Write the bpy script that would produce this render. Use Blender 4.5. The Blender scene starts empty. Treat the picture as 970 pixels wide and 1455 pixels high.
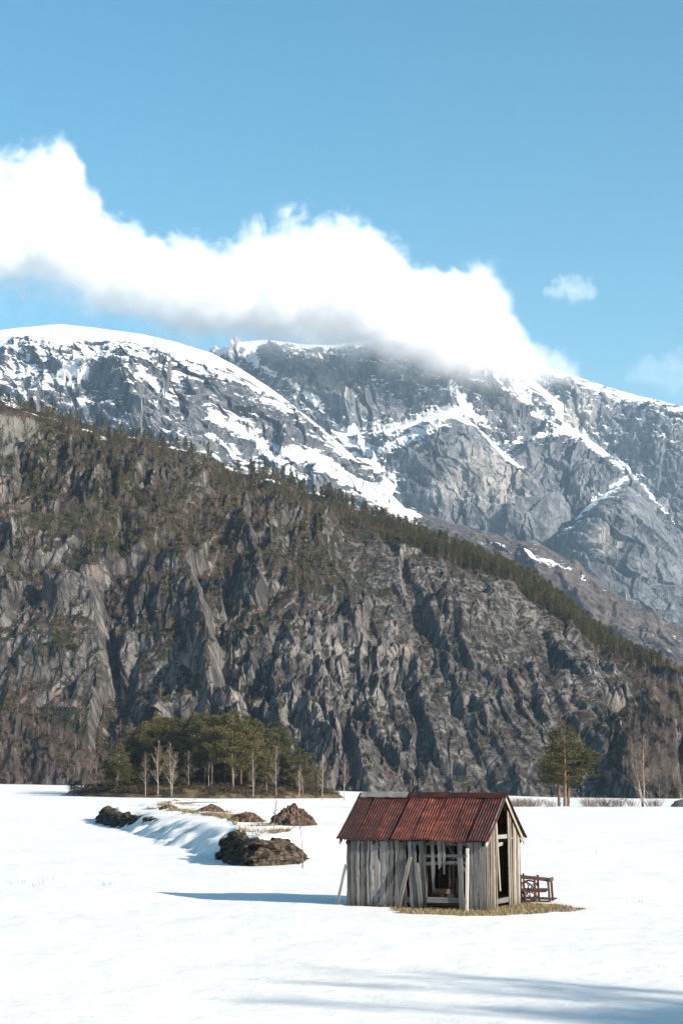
import bpy, math, random
import numpy as np
from mathutils import Vector, Matrix

random.seed(7)
rng = np.random.default_rng(7)
SC = bpy.context.scene
COL = SC.collection
R = math.radians

# ------------------------------------------------------------------ camera
FPX, CX, CY = 2600.0, 485.0, 727.5
HOR = 1100.0
EYE = 4.4
PITCH = math.atan((HOR - CY) / FPX)
cam_d = bpy.data.cameras.new('camera')
cam = bpy.data.objects.new('camera', cam_d)
COL.objects.link(cam)
cam.location = (0, 0, EYE)
cam.rotation_euler = (math.pi / 2 + PITCH, 0, 0)
cam_d.sensor_fit = 'VERTICAL'
cam_d.sensor_height = 36.0
cam_d.lens = 36.0 * FPX / 1455.0
cam_d.clip_start = 0.5
cam_d.clip_end = 60000
SC.camera = cam

def slopes(px, py):
    """direction of the ray through a photo pixel, scaled to unit depth: (dx, dz)"""
    px = np.asarray(px, float); py = np.asarray(py, float)
    u = (px - CX) / FPX; w = (CY - py) / FPX
    c, s = math.cos(PITCH), math.sin(PITCH)
    dy = c - w * s
    return u / dy, (s + w * c) / dy

def at(px, py, D):
    dx, dz = slopes(px, py)
    D = np.asarray(D, float)
    return np.stack(np.broadcast_arrays(dx * D, D, EYE + dz * D), -1)

def gnd(px, py, z=0.0):
    dx, dz = slopes(px, py)
    D = (z - EYE) / dz
    return np.array([float(dx * D), float(D), z])

# ------------------------------------------------------------------ noise
_perm = rng.permutation(256).astype(np.int32)
_perm = np.concatenate([_perm, _perm, _perm])
_g = rng.normal(size=(256, 3)); _g /= np.linalg.norm(_g, axis=1)[:, None]
_g = _g.astype(np.float32)

def perlin(x, y, z):
    x, y, z = [a.astype(np.float32) for a in np.broadcast_arrays(x, y, z)]
    xi = np.floor(x); yi = np.floor(y); zi = np.floor(z)
    fx, fy, fz = x - xi, y - yi, z - zi
    X = xi.astype(np.int32) & 255; Y = yi.astype(np.int32) & 255; Z = zi.astype(np.int32) & 255
    u = fx * fx * fx * (fx * (fx * 6 - 15) + 10)
    v = fy * fy * fy * (fy * (fy * 6 - 15) + 10)
    w = fz * fz * fz * (fz * (fz * 6 - 15) + 10)
    def corner(a, b, c):
        h = _perm[_perm[_perm[X + a] + Y + b] + Z + c]
        g = _g[h]
        return g[..., 0] * (fx - a) + g[..., 1] * (fy - b) + g[..., 2] * (fz - c)
    def lx(b, c):
        n0 = corner(0, b, c); n1 = corner(1, b, c)
        return n0 + u * (n1 - n0)
    a0 = lx(0, 0); a1 = lx(1, 0); b0 = lx(0, 1); b1 = lx(1, 1)
    p = a0 + v * (a1 - a0); q = b0 + v * (b1 - b0)
    return (p + w * (q - p)) * 1.5

def fbm(x, y, z, oct=4, gain=0.5, lac=2.03):
    s = 0; a = 1.0; t = 0
    for o in range(oct):
        s = s + a * perlin(x, y, z); t += a
        x, y, z = x * lac + 17.3, y * lac + 5.1, z * lac + 9.7; a *= gain
    return s / t

def ridged(x, y, z, oct=4, gain=0.5, lac=2.05):
    s = 0; a = 1.0; t = 0
    for o in range(oct):
        n = 1 - np.abs(perlin(x, y, z)) * 2
        s = s + a * n; t += a
        x, y, z = x * lac + 7.7, y * lac + 3.1, z * lac + 1.9; a *= gain
    return s / t

_ct = rng.random((4096, 5)).astype(np.float32)
def facets(u, v, seed, step, tilt_u, tilt_v, size):
    """broken rock: every cell of a jittered lattice is a plane of its own, set forward or back and tilted"""
    iu = np.floor(u).astype(np.int64); iv = np.floor(v).astype(np.int64)
    best = np.full(u.shape, 1e9, np.float32); bi = np.zeros(u.shape, np.int64)
    bx = np.zeros(u.shape, np.float32); by = np.zeros(u.shape, np.float32)
    for a in (-1, 0, 1):
        for b in (-1, 0, 1):
            cu, cv = iu + a, iv + b
            h = (cu * 7349 + cv * 9157 + seed * 2741 + (cu * cv) * 31) & 4095
            dx = (u - cu - _ct[h, 0]).astype(np.float32); dy = (v - cv - _ct[h, 1]).astype(np.float32)
            d = dx * dx + dy * dy; k = d < best
            best = np.where(k, d, best); bi = np.where(k, h, bi); bx = np.where(k, dx, bx); by = np.where(k, dy, by)
    r = _ct[bi]
    return (r[..., 2] - .5) * step + ((r[..., 3] - .5) * 2 * tilt_u * bx + (r[..., 4] - .5) * 2 * tilt_v * by) * size

def sstep(a, b, x):
    t = np.clip((x - a) / (b - a), 0, 1)
    return t * t * (3 - 2 * t)

def soften(a, r):
    k = np.ones(2 * r + 1) / (2 * r + 1)
    p = np.pad(a, r, mode='edge')
    c = np.cumsum(np.pad(p, ((1, 0), (0, 0))), axis=0); p = (c[2 * r + 1:] - c[:-2 * r - 1]) / (2 * r + 1)
    c = np.cumsum(np.pad(p, ((0, 0), (1, 0))), axis=1); return (c[:, 2 * r + 1:] - c[:, :-2 * r - 1]) / (2 * r + 1)

# ------------------------------------------------------------------ objects
def tag(o, label=None, cat=None, group=None, kind=None):
    if label: o['label'] = label
    if cat: o['category'] = cat
    if group: o['group'] = group
    if kind: o['kind'] = kind
    return o

def thing(name, label, cat, loc=(0, 0, 0), rz=0.0, group=None):
    o = bpy.data.objects.new(name, None); COL.objects.link(o)
    o.empty_display_size = 0.2
    o.location = loc; o.rotation_euler = (0, 0, rz)
    return tag(o, label, cat, group)

def link(name, me, parent=None):
    o = bpy.data.objects.new(name, me); COL.objects.link(o)
    if parent: o.parent = parent
    return o

def mesh_np(name, V, F, mats, attrs=None, smooth=False, matidx=None):
    """V (n,3), F (m,k) all same k"""
    me = bpy.data.meshes.new(name)
    V = np.ascontiguousarray(V, np.float32); F = np.ascontiguousarray(F, np.int32)
    n, m, k = len(V), len(F), F.shape[1]
    me.vertices.add(n); me.vertices.foreach_set('co', V.ravel())
    me.loops.add(m * k); me.loops.foreach_set('vertex_index', F.ravel())
    me.polygons.add(m)
    me.polygons.foreach_set('loop_start', np.arange(0, m * k, k, dtype=np.int32))
    me.polygons.foreach_set('loop_total', np.full(m, k, np.int32))
    me.polygons.foreach_set('use_smooth', np.full(m, smooth, bool))
    for mt in (mats if isinstance(mats, (list, tuple)) else [mats]):
        me.materials.append(mt)
    if matidx is not None:
        me.polygons.foreach_set('material_index', np.ascontiguousarray(matidx, np.int32))
    for an, arr in (attrs or {}).items():
        arr = np.ascontiguousarray(arr, np.float32)
        if arr.ndim == 2:
            a = me.attributes.new(an, 'FLOAT_VECTOR', 'POINT'); a.data.foreach_set('vector', arr.ravel())
        else:
            a = me.attributes.new(an, 'FLOAT', 'POINT'); a.data.foreach_set('value', arr)
    me.update(calc_edges=True)
    return me

def grid_faces(nr, nc):
    i = np.arange(nr * nc).reshape(nr, nc)
    return np.stack([i[:-1, :-1], i[:-1, 1:], i[1:, 1:], i[1:, :-1]], -1).reshape(-1, 4)

def grid_normals(P):
    du = np.gradient(P, axis=1); dv = np.gradient(P, axis=0)
    n = np.cross(du, dv)
    n /= np.linalg.norm(n, axis=-1, keepdims=True) + 1e-9
    return n

class MB:
    """collects quads and triangles with a grain coordinate and a tone per vertex; build() links ONE mesh object"""
    def __init__(s):
        s.v = []; s.f = []; s.g = []; s.t = []; s.mi = []
        s.sm = []
    def add(s, V, F, G=None, tone=0.5, mi=0, smooth=False):
        b = len(s.v)
        s.v.extend([tuple(map(float, p)) for p in V])
        s.f.extend([tuple(b + i for i in f) for f in F])
        s.mi.extend([mi] * len(F)); s.sm.extend([smooth] * len(F))
        s.g.extend([tuple(map(float, p)) for p in (G if G is not None else V)])
        s.t.extend([tone] * len(V) if np.isscalar(tone) else list(tone))
    def build(s, name, mats, parent=None):
        me = bpy.data.meshes.new(name)
        me.from_pydata(s.v, [], s.f)
        for mt in (mats if isinstance(mats, (list, tuple)) else [mats]):
            me.materials.append(mt)
        me.polygons.foreach_set('material_index', np.array(s.mi, np.int32))
        me.polygons.foreach_set('use_smooth', np.array(s.sm, bool))
        a = me.attributes.new('grain', 'FLOAT_VECTOR', 'POINT')
        a.data.foreach_set('vector', np.array(s.g, np.float32).ravel())
        a = me.attributes.new('tone', 'FLOAT', 'POINT')
        a.data.foreach_set('value', np.array(s.t, np.float32))
        me.update(calc_edges=True)
        return link(name, me, parent)
    # --- shapes
    def plank(s, p0, p1, w, t, wdir, tone=None, n=7, jit=0.012, bow=0.0, w1=None, ragged=0.0, mi=0):
        """a weathered board from p0 to p1: width along wdir, ragged edges, optional broken end at p1"""
        p0, p1, wd = Vector(p0), Vector(p1), Vector(wdir).normalized()
        ax = (p1 - p0); Ln = ax.length; ax.normalize()
        td = ax.cross(wd).normalized()
        w1 = w if w1 is None else w1
        tone = random.random() if tone is None else tone
        r0 = random.uniform(0, 50)
        V = []; G = []
        for i in range(n + 1):
            k = i / n
            c = p0 + (p1 - p0) * k + wd * (bow * math.sin(k * math.pi)) + td * (bow * 0.3 * math.sin(k * math.pi))
            ww = (w + (w1 - w) * k) / 2
            l = -ww + random.uniform(-jit, jit) * 0.6; r = ww + random.uniform(-jit, jit) * 0.6
            e0 = e1 = 0
            if i == n and ragged:
                e0, e1 = random.uniform(-ragged, ragged), random.uniform(-ragged, ragged)
            for (a, b, e) in ((l, -t / 2, e0), (r, -t / 2, e1), (r, t / 2, e1), (l, t / 2, e0)):
                q = c + wd * a + td * b + ax * e
                V.append(q); G.append((a + r0, b + r0, k * Ln + r0))
        F = []
        for i in range(n):
            o = i * 4
            for j in range(4):
                a, b = o + j, o + (j + 1) % 4
                F.append((a, b, b + 4, a + 4))
        F.append((3, 2, 1, 0)); o = n * 4; F.append((o, o + 1, o + 2, o + 3))
        s.add(V, F, G, tone, mi)
    def box(s, c, size, rot=None, tone=0.5, mi=0):
        hx, hy, hz = [d / 2 for d in size]
        M = rot or Matrix.Identity(3)
        V = [Vector(c) + M @ Vector((x * hx, y * hy, z * hz)) for x in (-1, 1) for y in (-1, 1) for z in (-1, 1)]
        F = [(0, 1, 3, 2), (4, 6, 7, 5), (0, 4, 5, 1), (2, 3, 7, 6), (0, 2, 6, 4), (1, 5, 7, 3)]
        s.add(V, F, None, tone, mi)
    def tube(s, pts, rad, sides=6, tone=0.5, mi=0, cap=True):
        pts = [Vector(p) for p in pts]
        V = []; G = []; F = []; r0 = random.uniform(0, 30); ln = 0
        ref = Vector((0.3, 1, 0.1))
        for i, p in enumerate(pts):
            d = (pts[min(i + 1, len(pts) - 1)] - pts[max(i - 1, 0)]).normalized()
            x = d.cross(ref)
            if x.length < 1e-3: x = d.cross(Vector((1, 0, 0)))
            x.normalize(); y = d.cross(x)
            r = rad[i] if not np.isscalar(rad) else rad
            if i: ln += (p - pts[i - 1]).length
            for k in range(sides):
                a = 2 * math.pi * k / sides
                V.append(p + x * (r * math.cos(a)) + y * (r * math.sin(a)))
                G.append((r0 + r * math.cos(a), r0 + r * math.sin(a), r0 + ln))
        for i in range(len(pts) - 1):
            for k in range(sides):
                a = i * sides + k; b = i * sides + (k + 1) % sides
                F.append((a, b, b + sides, a + sides))
        if cap:
            F.append(tuple(reversed(range(sides)))); o = (len(pts) - 1) * sides
            F.append(tuple(o + k for k in range(sides)))
        s.add(V, F, G, tone, mi, smooth=sides > 4)

# ------------------------------------------------------------------ node helper
class NT:
    def __init__(s, name):
        s.m = bpy.data.materials.new(name); s.m.use_nodes = True
        s.t = s.m.node_tree; s.t.nodes.clear()
        s.out = s.t.nodes.new('ShaderNodeOutputMaterial')
    def n(s, typ, ins=None, **kw):
        nd = s.t.nodes.new('ShaderNode' + typ)
        for k, v in kw.items(): setattr(nd, k, v)
        for k, v in (ins or {}).items():
            sock = nd.inputs[k]
            if isinstance(v, bpy.types.NodeSocket): s.t.links.new(v, sock)
            else: sock.default_value = v
        return nd
    def math(s, op, a, b=0.0, c=0.0, clamp=False):
        nd = s.n('Math', {0: a, 1: b, 2: c}, operation=op); nd.use_clamp = clamp
        return nd.outputs[0]
    def attr(s, name, out='Fac'):
        return s.n('Attribute', attribute_name=name).outputs[out]
    def noise(s, vec, scale, detail=4, rough=0.5, dist=0.0, out='Fac'):
        return s.n('TexNoise', {'Vector': vec, 'Scale': scale, 'Detail': detail, 'Roughness': rough, 'Distortion': dist}).outputs[out]
    def mapping(s, vec, scale=(1, 1, 1), rot=(0, 0, 0)):
        return s.n('Mapping', {'Vector': vec, 'Scale': scale, 'Rotation': rot}).outputs[0]
    def ramp(s, fac, stops, interp='LINEAR'):
        nd = s.n('ValToRGB', {'Fac': fac}); cr = nd.color_ramp; cr.interpolation = interp
        while len(cr.elements) < len(stops): cr.elements.new(0.5)
        for e, (p, c) in zip(cr.elements, stops):
            e.position = p
            e.color = (*c, 1) if not np.isscalar(c) else (c, c, c, 1)
        return nd.outputs['Color']
    def sstep(s, x, a, b, to=(0.0, 1.0)):
        return s.n('MapRange', {'Value': x, 'From Min': a, 'From Max': b, 'To Min': to[0], 'To Max': to[1]}, interpolation_type='SMOOTHSTEP').outputs[0]
    def mix(s, f, a, b, blend='MIX'):
        nd = s.n('Mix', {0: f}, data_type='RGBA', blend_type=blend)
        for sock, v in ((nd.inputs[6], a), (nd.inputs[7], b)):
            if isinstance(v, bpy.types.NodeSocket): s.t.links.new(v, sock)
            else: sock.default_value = (*v, 1)
        return nd.outputs[2]
    def bump(s, h, strength=0.3, dist=0.1, normal=None):
        ins = {'Height': h, 'Strength': strength, 'Distance': dist}
        if normal is not None: ins['Normal'] = normal
        return s.n('Bump', ins).outputs[0]
    def done(s, color, rough=0.8, normal=None, spec=0.2, **extra):
        ins = {'Base Color': color, 'Roughness': rough, 'Specular IOR Level': spec}
        if not isinstance(color, bpy.types.NodeSocket): ins['Base Color'] = (*color, 1)
        if normal is not None: ins['Normal'] = normal
        ins.update(extra)
        b = s.n('BsdfPrincipled', ins)
        s.t.links.new(b.outputs[0], s.out.inputs['Surface'])
        s.bsdf = b
        return s.m

def pos(nt): return nt.n('NewGeometry').outputs['Position']
def objc(nt): return nt.n('TexCoord').outputs['Object']
# ------------------------------------------------------------------ light and sky
SUN_EL = R(22.0)
SUN_H = Vector((0.82, -0.57, 0)).normalized()
SUNV = Vector((SUN_H.x * math.cos(SUN_EL), SUN_H.y * math.cos(SUN_EL), math.sin(SUN_EL)))
sl = bpy.data.lights.new('sun', 'SUN'); sl.energy = 5.0; sl.angle = R(0.53); sl.color = (1.0, 0.91, 0.78)
so = bpy.data.objects.new('sun', sl); COL.objects.link(so)
so.rotation_euler = SUNV.to_track_quat('Z', 'Y').to_euler(); so.location = (60, -40, 60)

wd = bpy.data.worlds.new('World'); SC.world = wd; wd.use_nodes = True
wt = wd.node_tree; wt.nodes.clear()
wo = wt.nodes.new('ShaderNodeOutputWorld'); wb = wt.nodes.new('ShaderNodeBackground')
ws = wt.nodes.new('ShaderNodeTexSky'); ws.sky_type = 'NISHITA'; ws.sun_disc = False
ws.sun_elevation = SUN_EL; ws.sun_rotation = math.atan2(SUN_H.x, SUN_H.y)
ws.altitude = 100; ws.air_density = 1.0; ws.dust_density = 0.6; ws.ozone_density = 0.6
wh = wt.nodes.new('ShaderNodeHueSaturation'); wh.inputs['Hue'].default_value = 0.482; wh.inputs['Saturation'].default_value = 1.42
wb.inputs['Strength'].default_value = 0.073
wt.links.new(ws.outputs[0], wh.inputs['Color']); wt.links.new(wh.outputs[0], wb.inputs[0]); wt.links.new(wb.outputs[0], wo.inputs[0])
wd.cycles.sampling_method = 'AUTOMATIC'

vs = SC.view_settings
vs.view_transform = 'Standard'; vs.look = 'None'; vs.gamma = 1.0; vs.exposure = 1.25; vs.use_curve_mapping = False
SC.display_settings.display_device = 'sRGB'

# ------------------------------------------------------------------ materials
def mat_snow():
    t = NT('snow'); p = pos(t)
    g = t.attr('grass')
    far = t.n('CameraData').outputs['View Distance']
    n1 = t.noise(t.mapping(p, (0.55, 0.8, 1)), 2.0, 6, 0.62, 0.4)
    n2 = t.noise(p, 0.45, 3, 0.5)
    col = t.ramp(t.noise(p, 0.2, 4, 0.6), [(0.3, (0.690, 0.670, 0.648)), (0.7, (0.770, 0.746, 0.720))])
    # dry grass and soil where the snow has melted
    gn = t.noise(t.mapping(p, (1, 1, 1)), 9, 5, 0.7)
    soil = t.ramp(gn, [(0.3, (0.05, 0.032, 0.016)), (0.5, (0.17, 0.115, 0.05)), (0.72, (0.30, 0.22, 0.10))])
    edge = t.sstep(t.math('ADD', g, t.math('MULTIPLY', t.math('SUBTRACT', t.noise(p, 2.2, 5, 0.65), 0.5), 0.55)), 0.47, 0.53)
    # specks of litter lying on the snow
    sp = t.math('MULTIPLY', t.sstep(t.noise(t.mapping(p, (1, 0.35, 1)), 1.7, 2, 0.4), 0.745, 0.775), t.sstep(t.noise(p, 0.06, 2), 0.5, 0.58))
    col = t.mix(t.math('MULTIPLY', sp, 0.6), col, (0.22, 0.19, 0.15))
    ice = t.attr('ice')
    col = t.mix(t.math('MULTIPLY', t.sstep(t.math('ADD', ice, t.math('MULTIPLY', n2, 0.5)), 0.85, 1.1), 0.7), col, (0.42, 0.42, 0.40))
    col = t.mix(edge, col, soil)
    h = t.math('ADD', n1, t.math('MULTIPLY', t.noise(p, 11, 3, 0.6), 0.25))
    return t.done(col, 0.62, t.bump(h, 0.42, 0.12), 0.25)

def mat_wood(name, lo, mid, hi, stain=0.5):
    t = NT(name); g = t.attr('grain', 'Vector'); tone = t.attr('tone')
    o = objc(t)
    f = t.noise(t.mapping(g, (60, 60, 2.2)), 1.0, 5, 0.65, 0.3)
    f2 = t.noise(t.mapping(g, (14, 14, 0.9)), 1.0, 4, 0.6)
    knots = t.sstep(t.n('TexVoronoi', {'Vector': t.mapping(g, (7, 7, 2.3)), 'Scale': 1.0}).outputs['Distance'], 0.16, 0.10)
    v = t.math('ADD', t.math('MULTIPLY', f, 0.5), t.math('MULTIPLY', f2, 0.5))
    v = t.math('ADD', v, t.math('MULTIPLY', t.math('SUBTRACT', tone, 0.5), 0.36))
    col = t.ramp(v, [(0.28, lo), (0.52, mid), (0.78, hi)])
    crack = t.sstep(f, 0.36, 0.30)
    col = t.mix(t.math('MULTIPLY', crack, 0.75), col, tuple(c * 0.25 for c in lo))
    col = t.mix(t.math('MULTIPLY', knots, 0.8), col, tuple(c * 0.35 for c in lo))
    # damp darkening of the board ends near the ground, a stain with its own ragged shape
    z = t.n('SeparateXYZ', {0: o}).outputs[2]
    dz = t.math('ADD', z, t.math('MULTIPLY', t.noise(t.mapping(g, (9, 9, 1)), 1.0, 3), 0.8))
    col = t.mix(t.sstep(dz, 0.9, 0.35, (0, stain)), col, tuple(c * 0.45 for c in lo))
    return t.done(col, 0.85, t.bump(t.math('ADD', f, t.math('MULTIPLY', f2, 0.6)), 0.6, 0.012), 0.15)

def mat_rust():
    t = NT('rusty_iron'); o = objc(t); tone = t.attr('tone')
    n = t.noise(t.mapping(o, (3, 9, 1.2)), 1.0, 6, 0.65)
    n2 = t.noise(t.mapping(o, (16, 3, 3)), 1.0, 4, 0.6)
    n3 = t.noise(t.mapping(o, (1.1, 2.2, 1.6)), 1.0, 4, 0.7)
    v = t.math('ADD', t.math('ADD', t.math('MULTIPLY', n, 0.55), t.math('MULTIPLY', n2, 0.25)), t.math('MULTIPLY', n3, 0.2))
    v = t.math('ADD', t.math('MULTIPLY', t.math('SUBTRACT', v, 0.5), 1.7), 0.5)
    v = t.math('ADD', v, t.math('MULTIPLY', t.math('SUBTRACT', tone, 0.5), 0.5))
    col = t.ramp(v, [(0.20, (0.010, 0.004, 0.004)), (0.42, (0.034, 0.0085, 0.007)), (0.58, (0.100, 0.022, 0.012)), (0.76, (0.20, 0.052, 0.024)), (0.93, (0.33, 0.12, 0.06))])
    return t.done(col, 0.62, t.bump(n2, 0.2, 0.01), 0.35)

def mat_simple(name, stops, scale=4.0, rough=0.85, spec=0.15, coord='obj', bump=0.0, bdist=0.05, tone=0.0, detail=5, vscale=(1, 1, 1)):
    t = NT(name); c = objc(t) if coord == 'obj' else pos(t)
    n = t.noise(t.mapping(c, vscale), scale, detail, 0.62)
    v = n
    if tone: v = t.math('ADD', n, t.math('MULTIPLY', t.math('SUBTRACT', t.attr('tone'), 0.5), tone))
    col = t.ramp(v, stops)
    return t.done(col, rough, t.bump(n, bump, bdist) if bump else None, spec)

def mat_needles():
    t = NT('pine_needles')
    rnd = t.n('ObjectInfo').outputs['Random']
    v = t.math('ADD', t.attr('tone'), t.math('MULTIPLY', t.math('SUBTRACT', rnd, 0.5), 0.35))
    col = t.ramp(v, [(0.05, (0.012, 0.015, 0.006)), (0.45, (0.042, 0.042, 0.015)), (0.8, (0.105, 0.093, 0.034)), (1.0, (0.13, 0.105, 0.04))])
    m = t.done(col, 0.7, None, 0.15)
    return m

def mat_bark_pine():
    t = NT('pine_bark'); o = objc(t); z = t.n('SeparateXYZ', {0: o}).outputs[2]
    n = t.noise(t.mapping(o, (6, 6, 1.5)), 1.0, 5, 0.6)
    low = t.ramp(n, [(0.3, (0.05, 0.035, 0.028)), (0.7, (0.20, 0.14, 0.11))])
    up = t.ramp(n, [(0.3, (0.08, 0.050, 0.034)), (0.7, (0.19, 0.118, 0.075))])
    f = t.sstep(t.math('ADD', z, t.math('MULTIPLY', n, 1.5)), 1.5, 4.5)
    return t.done(t.mix(f, low, up), 0.85, t.bump(n, 0.4, 0.03), 0.1)

def mat_bark_birch():
    t = NT('birch_bark'); o = objc(t); z = t.n('SeparateXYZ', {0: o}).outputs[2]
    n = t.noise(t.mapping(o, (3, 3, 9)), 1.0, 4, 0.6)
    white = t.ramp(n, [(0.36, (0.08, 0.065, 0.055)), (0.46, (0.27, 0.235, 0.205)), (0.7, (0.42, 0.375, 0.33))])
    f = t.sstep(t.math('ADD', z, n), 1.5, 0.6)
    return t.done(t.mix(f, white, (0.06, 0.045, 0.04)), 0.8, None, 0.15)

def mat_cliff():
    t = NT('cliff_rock'); p = pos(t)
    veg = t.attr('veg'); hgt = t.attr('slab')
    n1 = t.noise(t.mapping(p, (0.095, 0.095, 0.015), (0, R(9), 0)), 1.0, 7, 0.66, 0.5)
    n2 = t.noise(t.mapping(p, (0.42, 0.42, 0.10), (0, R(9), 0)), 1.0, 6, 0.7, 0.3)
    n3 = t.noise(p, 0.018, 3, 0.5)
    v = t.math('ADD', t.math('ADD', t.math('MULTIPLY', n1, 0.45), t.math('MULTIPLY', n2, 0.40)), t.math('MULTIPLY', n3, 0.15))
    rock = t.ramp(v, [(0.36, (0.014, 0.013, 0.013)), (0.45, (0.066, 0.061, 0.059)), (0.53, (0.155, 0.145, 0.139)), (0.63, (0.325, 0.302, 0.278))])
    # joints in the rock
    ck = t.n('TexVoronoi', {'Vector': t.mapping(t.n('VectorMath', {0: p, 1: t.n('VectorMath', {0: t.noise(p, 0.07, 4, 0.6, 0, 'Color'), 1: (9, 9, 9)}, operation='MULTIPLY').outputs[0]}, operation='ADD').outputs[0], (0.13, 0.13, 0.038), (0, R(14), 0)), 'Scale': 1.0}, feature='DISTANCE_TO_EDGE').outputs['Distance']
    rock = t.mix(t.sstep(ck, 0.07, 0.0, (0, 0.7)), rock, (0.020, 0.019, 0.018))
    # dark water stains running down the slabs
    w = t.noise(t.mapping(p, (0.20, 0.20, 0.010), (0, R(8), 0)), 1.0, 5, 0.6)
    rock = t.mix(t.sstep(w, 0.51, 0.61, (0, 0.74)), rock, (0.030, 0.029, 0.030))
    # warm bare patches where slabs have come away
    wp = t.noise(t.mapping(p, (0.035, 0.035, 0.018)), 1.0, 5, 0.65)
    rock = t.mix(t.sstep(wp, 0.58, 0.70, (0, 0.55)), rock, (0.27, 0.225, 0.19))
    rock = t.mix(t.sstep(hgt, 0.3, 0.7, (0, 0.7)), rock, t.mix(n2, (0.10, 0.10, 0.09), (0.25, 0.245, 0.21)))
    # heather, dead grass and moss on the ledges
    vn = t.noise(p, 0.20, 6, 0.72)
    vc = t.ramp(t.noise(p, 0.5, 5, 0.75), [(0.3, (0.011, 0.009, 0.007)), (0.5, (0.050, 0.034, 0.025)), (0.72, (0.115, 0.080, 0.056))])
    vc = t.mix(t.sstep(t.noise(p, 0.05, 4, 0.6), 0.48, 0.60), vc, t.ramp(vn, [(0.35, (0.010, 0.012, 0.006)), (0.65, (0.040, 0.040, 0.019))]))
    f = t.sstep(t.math('ADD', veg, t.math('MULTIPLY', t.math('SUBTRACT', vn, 0.5), 1.6)), 0.40, 0.56)
    col = t.mix(f, rock, vc)
    col = t.mix(t.sstep(t.math('ADD', t.attr('snow'), t.math('MULTIPLY', t.math('SUBTRACT', vn, 0.5), 0.8)), 0.5, 0.58), col, (0.8, 0.82, 0.85))
    h = t.math('ADD', t.math('MULTIPLY', n2, 1.0), t.math('MULTIPLY', t.noise(p, 0.8, 6, 0.75), 0.7))
    h = t.math('ADD', h, t.sstep(ck, 0.0, 0.1, (0, 0.35)))
    return t.done(col, 0.85, t.bump(h, 1.0, 2.2), 0.2)

def dipped(t, p, along, across, slope=0.5):
    """coordinates that run along slabs dipping to the right"""
    q = math.hypot(1, slope)
    s = t.n('SeparateXYZ', {0: p})
    a = t.math('DIVIDE', t.math('SUBTRACT', s.outputs[0], t.math('MULTIPLY', s.outputs[2], slope)), q / along)
    c = t.math('DIVIDE', t.math('ADD', t.math('MULTIPLY', s.outputs[0], slope), s.outputs[2]), q / across)
    return t.n('CombineXYZ', {0: a, 1: t.math('MULTIPLY', s.outputs[1], along), 2: c}).outputs[0]

def mat_mountain():
    t = NT('mountain_rock'); p = pos(t)
    snow = t.attr('snow'); pale = t.attr('pale'); brown = t.attr('brown')
    n1 = t.noise(t.mapping(p, (0.020, 0.020, 0.009), (0, R(20), 0)), 1.0, 7, 0.66, 0.4)
    n2 = t.noise(t.mapping(p, (0.085, 0.085, 0.042), (0, R(25), 0)), 1.0, 6, 0.72, 0.3)
    v = t.math('ADD', t.math('MULTIPLY', n1, 0.5), t.math('MULTIPLY', n2, 0.5))
    rock = t.ramp(v, [(0.38, (0.022, 0.026, 0.034)), (0.48, (0.076, 0.083, 0.097)), (0.60, (0.180, 0.187, 0.200))])
    pl = t.ramp(v, [(0.38, (0.08, 0.08, 0.08)), (0.5, (0.20, 0.195, 0.185)), (0.62, (0.32, 0.305, 0.28))])
    rock = t.mix(t.sstep(t.math('ADD', pale, t.math('MULTIPLY', t.math('SUBTRACT', n1, 0.5), 1.6)), 0.4, 0.85), rock, pl)
    br = t.ramp(n2, [(0.36, (0.026, 0.022, 0.022)), (0.5, (0.070, 0.056, 0.050)), (0.62, (0.135, 0.108, 0.095))])
    rock = t.mix(t.sstep(t.math('ADD', brown, t.math('MULTIPLY', t.math('SUBTRACT', n1, 0.5), 1.0)), 0.4, 0.7), rock, br)
    # snow: strips along the dipping slabs, broken by smaller ledges
    d1 = t.noise(dipped(t, p, 0.010, 0.034), 1.0, 6, 0.66, 0.5)
    d2 = t.noise(dipped(t, p, 0.045, 0.15, 0.35), 1.0, 5, 0.68, 0.3)
    s = t.math('ADD', snow, t.math('ADD', t.math('MULTIPLY', t.math('SUBTRACT', d1, 0.5), 1.5), t.math('MULTIPLY', t.math('SUBTRACT', d2, 0.5), 1.55)))
    f = t.sstep(s, 0.47, 0.56)
    col = t.mix(f, rock, (0.84, 0.85, 0.87))
    h = t.math('ADD', n1, t.math('MULTIPLY', n2, 0.8))
    return t.done(col, 0.8, t.bump(h, 1.0, 11.0), 0.2)

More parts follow.
